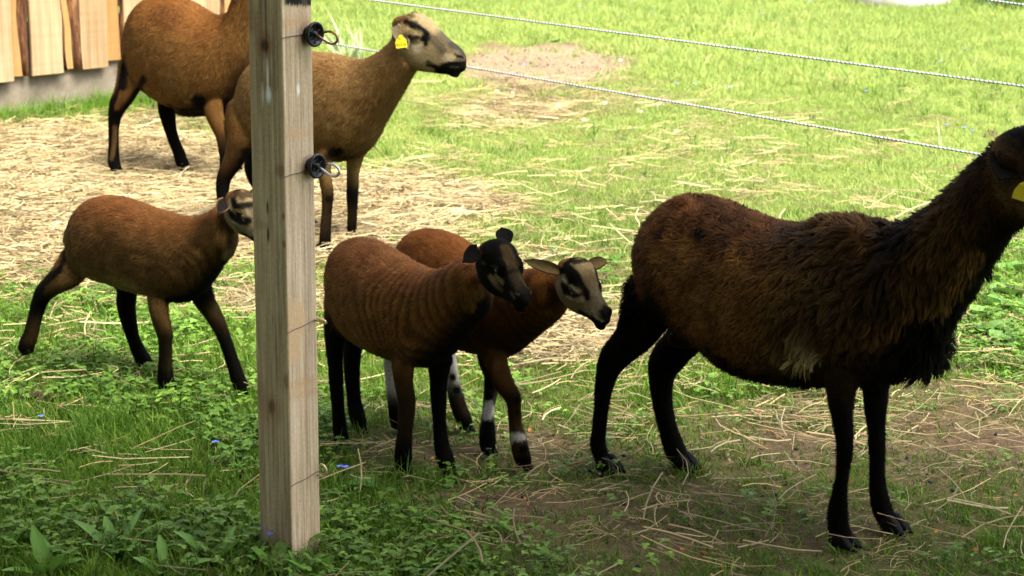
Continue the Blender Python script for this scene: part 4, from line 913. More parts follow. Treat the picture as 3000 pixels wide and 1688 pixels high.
# --- dark-faced lamb in front of the tan-faced one
l4 = sheep(dict(name='lamb', adult=False, seed=14, zone=ZL, heading=50, voxel=0.004, density=210000, hw=0.0016, hoof=0.027, smooth=9, rough=0.002,
    label='brown lamb with a black face and black legs, in front of the tan-faced lamb',
    tcol=dict(t=C3(.155, .062, .026), s=C3(.185, .083, .026), b=C3(.19, .092, .03), h=0.011), wrinkle=(0.0016, 36),
    torso=[(205, 215, 225, 480, .045), (255, 142, 285, 595, .078), (330, 146, 350, 665, .09), (420, 200, 420, 705, .094), (510, 258, 500, 738, .092), (590, 290, 600, 775, .083, dict(b=C3(.06, .03, .012))), (655, 303, 695, 765, .070, dict(b=BLK)),
           (715, 296, 770, 690, .058, dict(b=BLK)), (775, 272, 845, 600, .050, dict(b=BLK)), (835, 235, 915, 510, .044, dict(b=BLK))],
    legs=[dict(c=[(200, 420, 85, .7), (185, 520, 68, .7), (175, 610, 53), (174, 700, 44), (178, 800, 38), (184, 900, 34), (191, 1000, 32), (200, 1100, 36), (212, 1165, 36)], vt=-.055, hoof=(222, 1203), col=[BRN*.8, C3(.05, .03, .012), BLK, BLK, BLK, BLK, BLK, BLK, BLK]),
          dict(c=[(300, 500, 65, .7), (280, 600, 54), (266, 680, 46), (262, 760, 42), (263, 850, 38), (270, 940, 36), (280, 1000, 40), (292, 1050, 40), (302, 1090, 36)], vt=.055, hoof=(312, 1122), col=BLK),
          dict(c=[(540, 600, 90, .65), (525, 720, 70, .7), (518, 800, 55), (522, 870, 47), (536, 940, 45), (538, 1000, 42), (530, 1100, 39), (522, 1180, 43), (520, 1250, 45), (522, 1300, 42)], vt=-.05, hoof=(532, 1338),
               col=[BRN*.85, BRN*.85, BRN*.7, C3(.08, .045, .02), (C3(.03, .02, .012)), (C3(.05, .03, .016)), C3(.04, .025, .014), BLK, BLK, BLK]),
          dict(c=[(690, 640, 75, .7), (700, 740, 62), (700, 830, 46), (698, 910, 42), (700, 970, 40), (702, 1040, 33), (706, 1110, 32), (716, 1190, 38), (735, 1255, 42), (746, 1295, 40)], vt=.05, hoof=(758, 1332), col=BLK)],
    head=dict(zone=ZD, poll=(560, 320), nose=(972, 895), L=.168, v=-.012, style='lamb_dark', h=.0045, eye=(640, 615),
              hmarks=[([(745, 340), (800, 450), (850, 560)], 48, C3(.12, .075, .038), .6), ([(360, 360), (440, 420)], 42, C3(.20, .085, .025), .8), ([(635, 690), (690, 755)], 36, C3(.36, .29, .16), .9), ([(600, 790), (700, 850)], 20, C3(.16, .12, .06), .7), ([(820, 690), (865, 800)], 48, C3(.09, .062, .035), .6), ([(845, 880), (885, 905)], 13, C3(.24, .19, .12), .8), ([(560, 560), (640, 590)], 20, C3(.08, .075, .07), .5)],
              ears=[dict(side=-1, tip=(225, 520), L=.068, w=.021, co=BLK, ci=BLK*1.2, cr=BLK, face='cam', by=.2, bn=.0), dict(side=1, tip=(680, 105), L=.066, w=.021, co=BLK, ci=BLK*1.5, cr=BLK, face='cam', by=.17, bn=.06, bt=.08, near=1)]),
    marks=[((870, 600), 55, BLK, 1), ((830, 660), 60, BLK, 1), ((770, 720), 65, BLK, 1), ((700, 770), 70, BLK, 1), ((920, 540), 45, BLK, 1), ((960, 490), 40, BLK, 1), ((640, 790), 40, BLK, 1), ((590, 800), 22, BLK, .8), ((110, 520), 26, BLK, .8), ((135, 570), 36, BLK, .9),
           ((290, 640), 30, C3(.21, .125, .05), .6), ((340, 200), 70, C3(.11, .038, .016), .6), ((250, 150), 70, C3(.13, .045, .018), .6), ((900, 400), 40, C3(.26, .14, .045), .7), ((850, 470), 40, C3(.23, .12, .04), .5), ((560, 300), 30, C3(.16, .06, .02), .7)]))

# --- tan-faced lamb
l5 = sheep(dict(name='lamb', adult=False, seed=15, zone=ZL, heading=48, voxel=0.004, density=200000, hw=0.0016, hoof=0.027, smooth=9, rough=0.0015,
    label='tan-faced lamb with a white ring on its legs, behind the black-faced lamb',
    tcol=dict(t=C3(.175, .060, .020), s=C3(.175, .070, .022), b=C3(.16, .075, .025), h=0.009), wrinkle=(0.0007, 34),
    torso=[(525, 165, 555, 430, .045), (588, 98, 620, 565, .08), (670, 96, 690, 620, .092), (760, 136, 760, 660, .094), (850, 194, 850, 690, .09), (930, 248, 935, 718, .08), (1000, 284, 1040, 735, .068, dict(b=BLK)), (1075, 298, 1130, 675, .057, dict(b=C3(.05, .025, .01))), (1155, 292, 1220, 600, .049, dict(b=C3(.06, .03, .012))),
           (1230, 275, 1300, 535, .044)],
    legs=[dict(c=[(530, 420, 80, .7), (510, 540, 66, .7), (490, 640, 52), (470, 720, 44), (462, 800, 36), (468, 880, 34), (476, 960, 34), (484, 1020, 37), (490, 1062, 36)], vt=-.055, hoof=(500, 1100), col=[BRN*.8, BRN*.7, C3(.4, .38, .35), C3(.62, .6, .56), C3(.62, .6, .56), C3(.62, .6, .56), BLK, BLK, BLK]),
          dict(c=[(680, 520, 75, .7), (710, 640, 60), (738, 730, 46), (756, 800, 40), (768, 860, 38), (786, 930, 38), (806, 1000, 40), (828, 1050, 40), (838, 1082, 36)], vt=.05, hoof=(848, 1112), col=[BLK, BLK, C3(.62, .6, .56), C3(.62, .6, .56), C3(.40, .38, .35), C3(.02, .016, .014), C3(.03, .02, .012), BLK, BLK]),
          dict(c=[(950, 600, 85, .65), (980, 730, 66, .7), (1005, 820, 54), (1040, 890, 48), (1072, 940, 42), (1080, 1000, 33), (1086, 1070, 32), (1098, 1130, 39), (1112, 1200, 44), (1128, 1262, 44)], vt=-.05, hoof=(1142, 1306),
               col=[BRN*.8, BRN*.75, BRN*.6, BRN*.5, (BLK, BRN*.5), (C3(.05, .03, .012), BRN*.5), BRN*.5, C3(.1, .09, .08), C3(.05, .03, .015), BLK]),
          dict(c=[(940, 650, 65, .7), (955, 760, 52), (968, 830, 40), (964, 900, 36), (956, 965, 32), (949, 1030, 32), (945, 1100, 40), (947, 1165, 42), (955, 1200, 38)], vt=.045, hoof=(965, 1233), col=[BLK, BLK, BLK, BLK, C3(.2, .19, .18), C3(.2, .19, .18), BLK, BLK, BLK])],
    head=dict(zone=ZD, poll=(1490, 530), nose=(1935, 1120), L=.168, v=-.005, style='lamb_tan', h=.0042, eye=(1535, 890),
              hmarks=[([(1400, 615), (1500, 605), (1580, 690), (1625, 800), (1690, 880), (1695, 930)], 52, BLK, 1), ([(1450, 525), (1560, 500), (1700, 505)], 36, BLK, .9), ([(1430, 865), (1570, 905)], 42, BLK, .95), ([(1500, 790), (1590, 875)], 19, C3(.5, .45, .36), .85), ([(1570, 965), (1640, 960)], 36, C3(.52, .44, .3), .85),
                      ([(1680, 640), (1710, 760)], 50, C3(.17, .11, .055), .6), ([(1560, 1160), (1700, 1200), (1850, 1240), (1920, 1230)], 42, BLK, 1), ([(1870, 1095), (1925, 1150)], 46, BLK, 1), ([(1800, 1250), (1900, 1262)], 36, BLK, 1), ([(1775, 1150), (1870, 1215)], 16, C3(.42, .36, .28), .85), ([(1760, 950), (1830, 1050)], 50, C3(.10, .075, .05), .5)],
              ears=[dict(side=-1, tip=(935, 492), L=.098, w=.015, co=TANC*.6, ci=C3(.16, .11, .06), cr=C3(.03, .02, .015), face='cam', by=.2, bn=-.02, bt=.1), dict(side=1, tip=(1930, 490), L=.06, w=.016, co=TANC*.9, ci=C3(.2, .14, .08), cr=BLK, face='cam', by=.19, bn=.0, bt=.1, near=1)]),
    marks=[((953, 975), 28, C3(.62, .6, .57), 1), ((948, 1010), 34, C3(.62, .6, .57), 1), ((943, 1030), 26, C3(.62, .6, .57), 1), ((970, 1005), 24, C3(.62, .6, .57), 1), ((1075, 1135), 24, C3(.64, .62, .58), 1), ((1100, 1138), 26, C3(.64, .62, .58), 1), ((1122, 1138), 20, C3(.64, .62, .58), 1), ((1070, 1160), 14, C3(.6, .58, .54), .9),
           ((950, 930), 26, BLK, 1), ((940, 1080), 30, BLK, 1), ((970, 1080), 26, BLK, 1), ((1085, 1205), 36, C3(.07, .035, .015), .9), ((1130, 1200), 30, BLK, 1), ((1140, 1260), 36, BLK, 1),
           ((770, 835), 18, BLK, 1), ((770, 790), 22, C3(.62, .6, .56), .9), ((745, 930), 18, C3(.62, .6, .56), .9), ((790, 900), 26, BLK, 1), ((820, 990), 34, C3(.03, .018, .012), 1), ((790, 960), 30, C3(.06, .03, .015), .6),
           ((1090, 730), 40, BLK, .95), ((1180, 660), 20, BLK, .8), ((1230, 610), 18, BLK, .7), ((1300, 500), 40, C3(.24, .13, .05), .5), ((1095, 950), 22, BLK, .9), ((1100, 1010), 14, BLK, .8)]))

# --- big dark shaggy ewe
def shag(V, col, hl, hw, O, Fv, Lv):
    X = V-O; u = X@Fv; z = X[:, 2]
    n = fbm(V, 14, 3, 5); n2 = fbm(V*np.array([1, 1, .45]), 30, 2, 7)
    k = sstep(.006, .03, col.mean(1))[:, None]; return np.clip(col*(1+0.50*k)*(1 + 0.45*n + 0.35*n2)[:, None], 0.003, 0.8)
e6 = sheep(dict(name='ewe', adult=True, seed=16, zone=ZT, lzone=ZQ, heading=42, voxel=0.0052, density=105000, hw=0.0019, hoof=0.046, smooth=9, rough=0.004, lift=0.42, clump=0.5, locks=14, cb=0.45,
    label='large shaggy dark brown ewe with black legs, black belly and a chest beard',
    tcol=dict(t=C3(.060, .024, .010), s=C3(.120, .053, .018), b=BLK, h=0.013), post=shag,
    torso=[(470, 660, 520, 900, .06, dict(s=C3(.07, .032, .014))), (545, 525, 600, 1080, .105, dict(s=C3(.10, .042, .016))), (665, 428, 720, 1180, .135, dict(s=C3(.105, .045, .017))), (850, 466, 870, 1280, .142), (1050, 546, 1030, 1400, .152), (1250, 598, 1230, 1452, .155, dict(h=.016)),
           (1450, 578, 1430, 1465, .15, dict(t=C3(.085, .042, .017), s=C3(.085, .045, .018), h=.024)), (1650, 574, 1640, 1470, .142, dict(t=C3(.07, .036, .015), s=C3(.055, .028, .012), h=.028)), (1830, 598, 1840, 1440, .13, dict(t=C3(.035, .018, .009), s=C3(.055, .030, .013), h=.028)),
           (1950, 570, 2000, 1340, .112, dict(t=C3(.022, .013, .008), s=C3(.05, .027, .012), h=.030)), (2060, 490, 2150, 1130, .094, dict(t=C3(.028, .015, .008), s=C3(.085, .045, .018), h=.030)), (2170, 390, 2290, 930, .08, dict(t=C3(.03, .016, .008), s=C3(.085, .044, .017), h=.026)),
           (2260, 290, 2400, 760, .07, dict(t=C3(.045, .02, .009), s=C3(.06, .031, .013), h=.020)), (2340, 205, 2500, 640, .066, dict(t=BLK, s=C3(.045, .023, .01), h=.014)), (2440, 130, 2590, 590, .060, dict(t=BLK, s=C3(.045, .023, .01), h=.010))],
    lumps=[(1560, 950, 200, 350, -.085, .055, C3(.06, .03, .013), .026), (600, 780, 170, 260, -.07, .06, C3(.11, .048, .018), .012), (660, 500, 70, 60, -.05, .03, C3(.09, .036, .014), .012), (1980, 1230, 130, 170, .02, .09, BLK, .05), (690, 1215, 75, 55, 0.0, .06, C3(.03, .02, .015), .004), (1560, 590, 150, 40, 0, .06, C3(.085, .042, .017), .026)],
    legs=[dict(c=[(500, -130, 165, .6), (465, 0, 150, .6), (415, 100, 122, .6), (340, 200, 92, .7), (262, 285, 70, .8), (233, 370, 56), (214, 460, 44), (203, 560, 39), (193, 660, 39), (187, 735, 42), (205, 800, 41), (225, 850, 44)], vt=-.085, hoof=(262, 890),
               col=[C3(.07, .03, .012), C3(.02, .012, .009), BLK, BLK, BLK, BLK, BLK, (BLK, C3(.02, .012, .008)), (BLK, C3(.03, .018, .01)), BLK, BLK, BLK]),
          dict(c=[(720, 0, 130, .6), (690, 110, 108, .6), (620, 210, 92, .7), (545, 300, 82, .8), (528, 380, 64), (530, 480, 54), (545, 570, 51), (565, 660, 51), (592, 745, 53), (622, 810, 50), (645, 840, 44)], vt=.075, hoof=(672, 876), col=BLK),
          dict(c=[(1530, 60, 165, .55), (1515, 220, 130, .6), (1503, 350, 95, .7), (1497, 450, 76), (1503, 600, 55), (1514, 700, 50), (1516, 780, 44), (1503, 900, 34), (1490, 1000, 38), (1479, 1080, 47), (1478, 1150, 55), (1490, 1215, 58), (1500, 1250, 54)], vt=-.09, hoof=(1525, 1296), h=.008,
               col=[C3(.05, .026, .012), C3(.04, .022, .011), C3(.03, .016, .009), C3(.025, .014, .009), BLK, BLK, BLK, BLK, BLK, BLK, BLK, BLK, BLK]),
          dict(c=[(1700, 150, 120, .6), (1690, 300, 90, .7), (1682, 420, 68), (1683, 550, 60), (1690, 650, 49), (1690, 720, 45), (1690, 850, 39), (1692, 950, 42), (1700, 1025, 50), (1722, 1100, 56), (1748, 1150, 54), (1768, 1178, 48)], vt=.08, hoof=(1800, 1215), col=BLK)],
    head=dict(zone=ZT, poll=(2510, 110), nose=(2940, 450), L=.245, style='ewe_dark', h=.010,
              ears=[dict(side=-1, tip=(2442, 335), L=.10, w=.036, co=BLK, ci=BLK, cr=BLK, face='cam', by=.2, bt=.16, bn=-.09), dict(side=1, d=(-.2, -.3, .9), L=.11, w=.034, co=BLK, ci=BLK, cr=BLK)]),
    marks=[((365, 670), 30, BLK, 1), ((365, 760), 40, BLK, .9), ((380, 860), 60, BLK, .95, None, .02), ((360, 960), 80, BLK, 1, None, .028), ((400, 1060), 120, BLK, 1, None, .028), ((520, 1060), 100, BLK, .9), ((380, 1150), 100, BLK, 1), ((480, 950), 60, BLK, .6), ((560, 1150), 90, BLK, 1),
           ((760, 650), 50, BLK*1.3, .75), ((900, 690), 70, C3(.02, .012, .008), .6), ((1030, 720), 60, C3(.022, .013, .008), .6), ((550, 640), 45, C3(.02, .012, .008), .65), ((600, 520), 60, C3(.03, .014, .008), .5), ((950, 560), 90, C3(.035, .015, .008), .6), ((1250, 660), 110, C3(.022, .013, .008), .7), ((1400, 690), 90, C3(.018, .011, .008), .7), ((1900, 660), 120, BLK, .8),
           ((700, 760), 110, C3(.16, .075, .024), .5), ((540, 800), 90, C3(.17, .082, .028), .6), ((900, 900), 200, C3(.15, .072, .024), .6), ((820, 1080), 130, C3(.15, .074, .024), .55), ((1100, 900), 120, C3(.14, .066, .023), .45),
           ((1440, 900), 70, C3(.10, .062, .028), .6, None, .03), ((1450, 1050), 70, C3(.11, .07, .033), .6, None, .034), ((1330, 1230), 75, C3(.30, .22, .13), .85, None, .046), ((1400, 1290), 60, C3(.38, .29, .18), .9, None, .05), ((1320, 1330), 60, C3(.32, .235, .14), .8, None, .05), ((1200, 1290), 70, C3(.13, .075, .032), .6, None, .03), ((1370, 1170), 60, C3(.15, .10, .05), .6, None, .04),
           ((1000, 1400), 60, BLK, 1), ((1150, 1425), 60, BLK, 1), ((1300, 1450), 50, BLK, 1), ((900, 1340), 50, BLK, .9), ((820, 1280), 36, BLK, .8),
           ((1800, 900), 110, C3(.03, .017, .01), .6), ((1750, 1180), 80, C3(.085, .042, .016), .7, None, .036), ((1850, 1130), 60, C3(.09, .045, .017), .7, None, .036), ((1650, 1100), 70, C3(.03, .018, .01), .6),
           ((2150, 950), 90, C3(.12, .066, .026), .75, None, .04), ((2230, 860), 80, C3(.13, .072, .028), .75, None, .04), ((2300, 760), 70, C3(.115, .062, .024), .7, None, .036), ((2080, 1020), 70, C3(.10, .054, .022), .6, None, .04),
           ((2000, 1150), 90, BLK, 1, None, .05), ((2120, 1120), 80, BLK, 1, None, .06), ((2200, 1050), 60, BLK, 1, None, .055), ((2270, 960), 40, BLK, .9, None, .055), ((1960, 1280), 110, BLK, 1, None, .055), ((1850, 1350), 90, BLK, 1, None, .045), ((2380, 820), 40, BLK, 1, None, .045), ((2430, 720), 40, BLK, .95, None, .035),
           ((2380, 180), 60, BLK, .9, None, .02), ((2300, 290), 50, C3(.07, .03, .012), .5)]))

# ------------------------------------------------------------------ ear tags
def tag_plate(S, zone, pts, hole, th, ear_c, text=None, tpos=None, th_txt=None):
    ec = at_plane(*[zone[0]+zone[2]*ear_c[0], zone[1]+zone[2]*ear_c[1]], S['poll'] - S['l']*S['L']*0.40, S['l'])
    n = -S['l']*0.85 + S['f']*0.25 - CF*0.35; n /= np.linalg.norm(n)
    P = [at_plane(zone[0]+zone[2]*x, zone[1]+zone[2]*y, ec, n) for x, y in pts]; k = len(P)
    mb = MB(); V = [p + n*th/2 for p in P] + [p - n*th/2 for p in P]
    mb.add(V, [tuple(range(k)), tuple(range(k, 2*k))[::-1]] + [(i, i+k, (i+1) % k+k, (i+1) % k) for i in range(k)])
    hp = at_plane(zone[0]+zone[2]*hole[0], zone[1]+zone[2]*hole[1], ec, n); mb.tube([hp - n*0.010, hp + n*0.0035], 0.0042, 14)
    plate = mb.build('ear_tag', M['tag_yellow'], S['root'])
    for (txt, x0, y0, x1, y1, hpx, mat) in (text or ()):
        A = at_plane(zone[0]+zone[2]*x0, zone[1]+zone[2]*y0, ec, n); B = at_plane(zone[0]+zone[2]*x1, zone[1]+zone[2]*y1, ec, n)
        X = B-A; W = np.linalg.norm(X); X /= W; Y = np.cross(n, X)
        if Y[2] < 0: Y = -Y
        cu = bpy.data.curves.new('t', 'FONT'); cu.body = txt; cu.size = 1.0; cu.extrude = 0.0; ob = bpy.data.objects.new('t', cu); COL.objects.link(ob)
        dg = bpy.context.evaluated_depsgraph_get(); me = bpy.data.meshes.new_from_object(ob.evaluated_get(dg)); bpy.data.objects.remove(ob)
        co = np.array([v.co[:] for v in me.vertices]); x_0, x_1 = co[:, 0].min(), co[:, 0].max(); y_0, y_1 = co[:, 1].min(), co[:, 1].max()
        Hh = hpx*zone[2]*np.dot(ec-CP, CF)/FPX
        V = [A + X*((c[0]-x_0)/(x_1-x_0)*W) + Y*((c[1]-y_0)/(y_1-y_0)*Hh) + n*(th/2+0.0006) for c in co]
        mesh_obj('number', V, [tuple(p.vertices) for p in me.polygons], M[mat], plate, smooth=False); bpy.data.meshes.remove(me)
M['tag_small'] = flat_mat('tag_small_print', (0.45, 0.38, 0.03), 0.6)
tag_plate(e2, ZC, [(318, 470), (345, 470), (405, 535), (421, 620), (412, 628), (282, 645), (274, 638), (264, 560)], (330, 492), 0.0016, (340, 560),
          [('85318', 282, 622, 408, 606, 40, 'tag_print'), ('01 14 005', 284, 572, 405, 555, 20, 'tag_small')])
tag_plate(e6, ZE, [(1320, 795), (1345, 712), (1405, 642), (1440, 628), (1475, 650), (1525, 735), (1525, 850), (1515, 858)], (1420, 665), 0.0018, (1420, 740))

# ------------------------------------------------------------------ vegetation and litter
def proto(name, V, F, C, mat):
    return mesh_obj(name, V, F, mat, None, True, np.array(C), link=False)
def blades(r, n, spread, h0, h1, w0, w1, lean, seg=3):
    V, F, C = [], [], []
    for _ in range(n):
        a = r.uniform(0, 2*math.pi); b0 = np.array([r.normal(0, spread), r.normal(0, spread), -0.006]); h = r.uniform(h0, h1); w = r.uniform(w0, w1)
        d = np.array([math.cos(a), math.sin(a), 0]); s = np.array([-d[1], d[0], 0]); le = abs(r.normal(0, lean))+0.1; q = r.uniform(0, 6.3); s = s*math.cos(q*0.3)+d*math.sin(q*0.3)
        n0 = len(V); sh = r.uniform(0.75, 1.25); yl = r.uniform(0.9, 1.15)
        for i in range(seg+1):
            t = i/seg; an = le*(0.35+t*1.0); p = b0 + d*(h*t*math.sin(an)) + np.array([0, 0, h*t*math.cos(an)])
            ww = w*(1-t**1.6)*0.5
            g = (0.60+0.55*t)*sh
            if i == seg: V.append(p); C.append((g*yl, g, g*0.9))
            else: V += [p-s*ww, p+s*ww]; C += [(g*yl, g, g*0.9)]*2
        for i in range(seg-1): k = n0+2*i; F.append((k, k+1, k+3, k+2))
        k = n0+2*(seg-1); F.append((k, k+1, k+2))
    return V, F, C
def leaf(V, F, C, base, d, up, Ln, W, shade, fold=0.25, droop=0.3, seg=5, notch=0.0, tooth=0.0):
    d = np.array(d)/np.linalg.norm(d); s = np.cross(d, up); s /= np.linalg.norm(s); n = np.cross(s, d); n0 = len(V)
    for i in range(seg+1):
        t = i/seg; w = W*0.5*max(0.03, math.sin(math.pi*min(1, t*0.9+0.06))**0.8)*(1 + tooth*(1 if i % 2 else -1))
        c = np.array(base) + d*Ln*t - np.array([0, 0, 1.0])*droop*Ln*t*t
        V += [c - s*w + n*fold*w, c, c + s*w + n*fold*w]; g = shade; C += [(g, g, g), (g*1.12, g*1.12, g*1.12), (g*0.94, g*0.94, g*0.94)]
    for i in range(seg):
        k = n0+3*i; F += [(k, k+1, k+4, k+3), (k+1, k+2, k+5, k+4)]
def rosette(r, n, Ln, W, el0, el1, z0=0.0, **kw):
    V, F, C = [], [], []
    for i in range(n):
        a = 2*math.pi*i/n + r.uniform(-.5, .5); e = r.uniform(el0, el1); d = np.array([math.cos(a)*math.cos(e), math.sin(a)*math.cos(e), math.sin(e)])
        leaf(V, F, C, np.array([math.cos(a)*0.006, math.sin(a)*0.006, z0]), d, (0, 0, 1), Ln*r.uniform(.6, 1.1), W*r.uniform(.7, 1.1), r.uniform(.75, 1.2), droop=r.uniform(.1, .5), **kw)
    return V, F, C
def clover(r, n, rad, z0, z1, sz):
    V, F, C = [], [], []
    for _ in range(n):
        p = np.array([r.normal(0, rad), r.normal(0, rad), r.uniform(z0, z1)]); a0 = r.uniform(0, 6.3)
        for j in range(3):
            a = a0 + j*2.1; leaf(V, F, C, p, np.array([math.cos(a), math.sin(a), r.uniform(-.1, .5)]), (0, 0, 1), sz*r.uniform(.7, 1.2), sz*r.uniform(.7, 1.0), r.uniform(.7, 1.25), droop=.2, seg=3)
    return V, F, C
def straws(r, n, rad, l0, l1, w, zmax):
    V, F, C = [], [], []
    for _ in range(n):
        a = r.uniform(0, 6.3); Ln = r.uniform(l0, l1); p = np.array([r.normal(0, rad), r.normal(0, rad), r.uniform(0.001, zmax)]); d = np.array([math.cos(a), math.sin(a), r.normal(0, .07)])
        s = np.array([-math.sin(a), math.cos(a), 0]); bd = r.normal(0, .16); ww = w*r.uniform(.5, 1.3)*0.5; n0 = len(V); g = r.uniform(.65, 1.2); yl = r.uniform(.86, 1.05)
        for i in range(4):
            t = i/3-0.5; c = p + d*Ln*t + s*(bd*Ln*(t*t*2)) + np.array([0, 0, 0.35*abs(bd)*Ln*(0.25-t*t)])
            c[2] = max(c[2], 0.0015)
            V += [c - s*ww, c + np.array([0, 0, ww*1.3]), c + s*ww]; C += [(g, g*yl, g*yl*yl*.95)]*3
        for i in range(3):
            k = n0+3*i; F += [(k, k+1, k+4, k+3), (k+1, k+2, k+5, k+4)]
    return V, F, C
def chips(r, n, rad, s0, s1):
    V, F, C = [], [], []
    for _ in range(n):
        p = np.array([r.normal(0, rad), r.normal(0, rad), r.uniform(0.001, .006)]); a = r.uniform(0, 6.3); s = r.uniform(s0, s1); n0 = len(V); k = 5; g = r.uniform(.5, 1.3); tl = r.normal(0, .35, 2)
        for j in range(k):
            q = a+j*6.283/k; rr = s*r.uniform(.5, 1.1); x, y = rr*math.cos(q), rr*.6*math.sin(q); V.append(p+np.array([x, y, 0.004+tl[0]*x+tl[1]*y])); C.append((g, g*r.uniform(.9, 1.0), g*.92))
        F.append(tuple(range(n0, n0+k)))
    return V, F, C
def scatter(name, P, rot, scl, tint, protos, label, cat):
    me = bpy.data.meshes.new(name); n = len(P); me.vertices.add(n); me.vertices.foreach_set('co', P.astype(np.float32).ravel())
    for nm, ty, dat, key in (('rot', 'FLOAT_VECTOR', rot, 'vector'), ('scl', 'FLOAT', scl, 'value'), ('tint', 'FLOAT', tint, 'value'), ('idx', 'INT', np.random.default_rng(n).integers(0, len(protos), n), 'value')):
        a = me.attributes.new(nm, ty, 'POINT'); a.data.foreach_set(key, np.asarray(dat, np.int32 if ty == 'INT' else np.float32).ravel())
    me.update(); o = bpy.data.objects.new(name, me); COL.objects.link(o)
    pc = bpy.data.collections.new(name+'_source')
    for p in protos: pc.objects.link(p)
    ng = bpy.data.node_groups.new(name, 'GeometryNodeTree'); ng.interface.new_socket('Geometry', in_out='INPUT', socket_type='NodeSocketGeometry'); ng.interface.new_socket('Geometry', in_out='OUTPUT', socket_type='NodeSocketGeometry')
    N_ = ng.nodes; gi = N_.new('NodeGroupInput'); go = N_.new('NodeGroupOutput'); ip = N_.new('GeometryNodeInstanceOnPoints'); ci = N_.new('GeometryNodeCollectionInfo')
    ci.inputs[0].default_value = pc; ci.inputs[1].default_value = True; ci.inputs[2].default_value = True; ip.inputs['Pick Instance'].default_value = True
    def na(t, nm): q = N_.new('GeometryNodeInputNamedAttribute'); q.data_type = t; q.inputs[0].default_value = nm; return q.outputs[0]
    e2r = N_.new('FunctionNodeEulerToRotation'); ng.links.new(na('FLOAT_VECTOR', 'rot'), e2r.inputs[0])
    ng.links.new(gi.outputs[0], ip.inputs['Points']); ng.links.new(ci.outputs[0], ip.inputs['Instance']); ng.links.new(na('INT', 'idx'), ip.inputs['Instance Index']); ng.links.new(e2r.outputs[0], ip.inputs['Rotation']); ng.links.new(na('FLOAT', 'scl'), ip.inputs['Scale']); ng.links.new(ip.outputs[0], go.inputs[0])
    md = o.modifiers.new('scatter', 'NODES'); md.node_group = ng
    tag(o, label, cat, kind='stuff'); return o
def field(density, y0, y1, seed, margin=0.5):
    """random ground points between the distances y0 and y1, over the width the camera sees plus a margin"""
    r = np.random.default_rng(seed); hw1 = 1500/FPX*y1*1.03+margin; n = int(density*(y1-y0)*2*hw1)
    P = np.zeros((n, 3)); P[:, 0] = r.uniform(-hw1, hw1, n); P[:, 1] = r.uniform(y0, y1, n)
    P = P[np.abs(P[:, 0]) < 1500/FPX*P[:, 1]*1.03+margin]
    wl = np.dot(P-W0, wnrm); inside = (wl < 0.012) & ((P-W0)@wd < S_END); P = P[~inside]
    q = P - PC; a, b_ = q@rd, q@ld; P = P[~((a > -.004) & (a < PS+.004) & (b_ > -.004) & (b_ < PS+.004))]
    P[:, 2] = gz(P)*(1-sstep(14, 22, np.abs(P[:, 1]-5))) - 0.004*sstep(14, 22, np.abs(P[:, 1]-5)); return P, r
def rotz(r, n, tilt=0.12): return np.stack([r.normal(0, tilt, n), r.normal(0, tilt, n), r.uniform(0, 6.283, n)], 1)

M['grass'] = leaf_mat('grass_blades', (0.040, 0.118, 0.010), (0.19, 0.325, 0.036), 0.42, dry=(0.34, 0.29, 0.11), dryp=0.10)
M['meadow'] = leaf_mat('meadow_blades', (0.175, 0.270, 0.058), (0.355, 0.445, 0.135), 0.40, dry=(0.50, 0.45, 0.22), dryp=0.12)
M['clover'] = leaf_mat('clover_leaves', (0.045, 0.115, 0.012), (0.17, 0.285, 0.038), 0.32)
M['straw'] = leaf_mat('straw', (0.085, 0.062, 0.026), (0.40, 0.325, 0.18), 0.15, rough=0.6)
M['chip'] = leaf_mat('litter', (0.06, 0.04, 0.025), (0.20, 0.145, 0.095), 0.0, dry=(0.34, 0.12, 0.02), dryp=0.12)
pr = np.random.default_rng(3)
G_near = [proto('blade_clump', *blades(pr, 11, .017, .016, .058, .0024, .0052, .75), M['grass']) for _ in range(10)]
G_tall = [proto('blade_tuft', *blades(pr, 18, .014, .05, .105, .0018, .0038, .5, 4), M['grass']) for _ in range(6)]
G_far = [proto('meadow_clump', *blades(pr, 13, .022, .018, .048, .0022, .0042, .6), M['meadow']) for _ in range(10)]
G_clov = [proto('clover_clump', *clover(pr, 8, .024, .014, .045, .011), M['clover']) for _ in range(6)]
G_str = [proto('straw_clump', *straws(pr, 9, .06, .02, .15, .0029, .012), M['straw']) for _ in range(12)]
G_strd = [proto('straw_mat', *straws(pr, 11, .055, .02, .14, .0032, .03), M['straw']) for _ in range(12)]
G_chip = [proto('chip_clump', *chips(pr, 7, .04, .003, .008), M['chip']) for _ in range(8)]

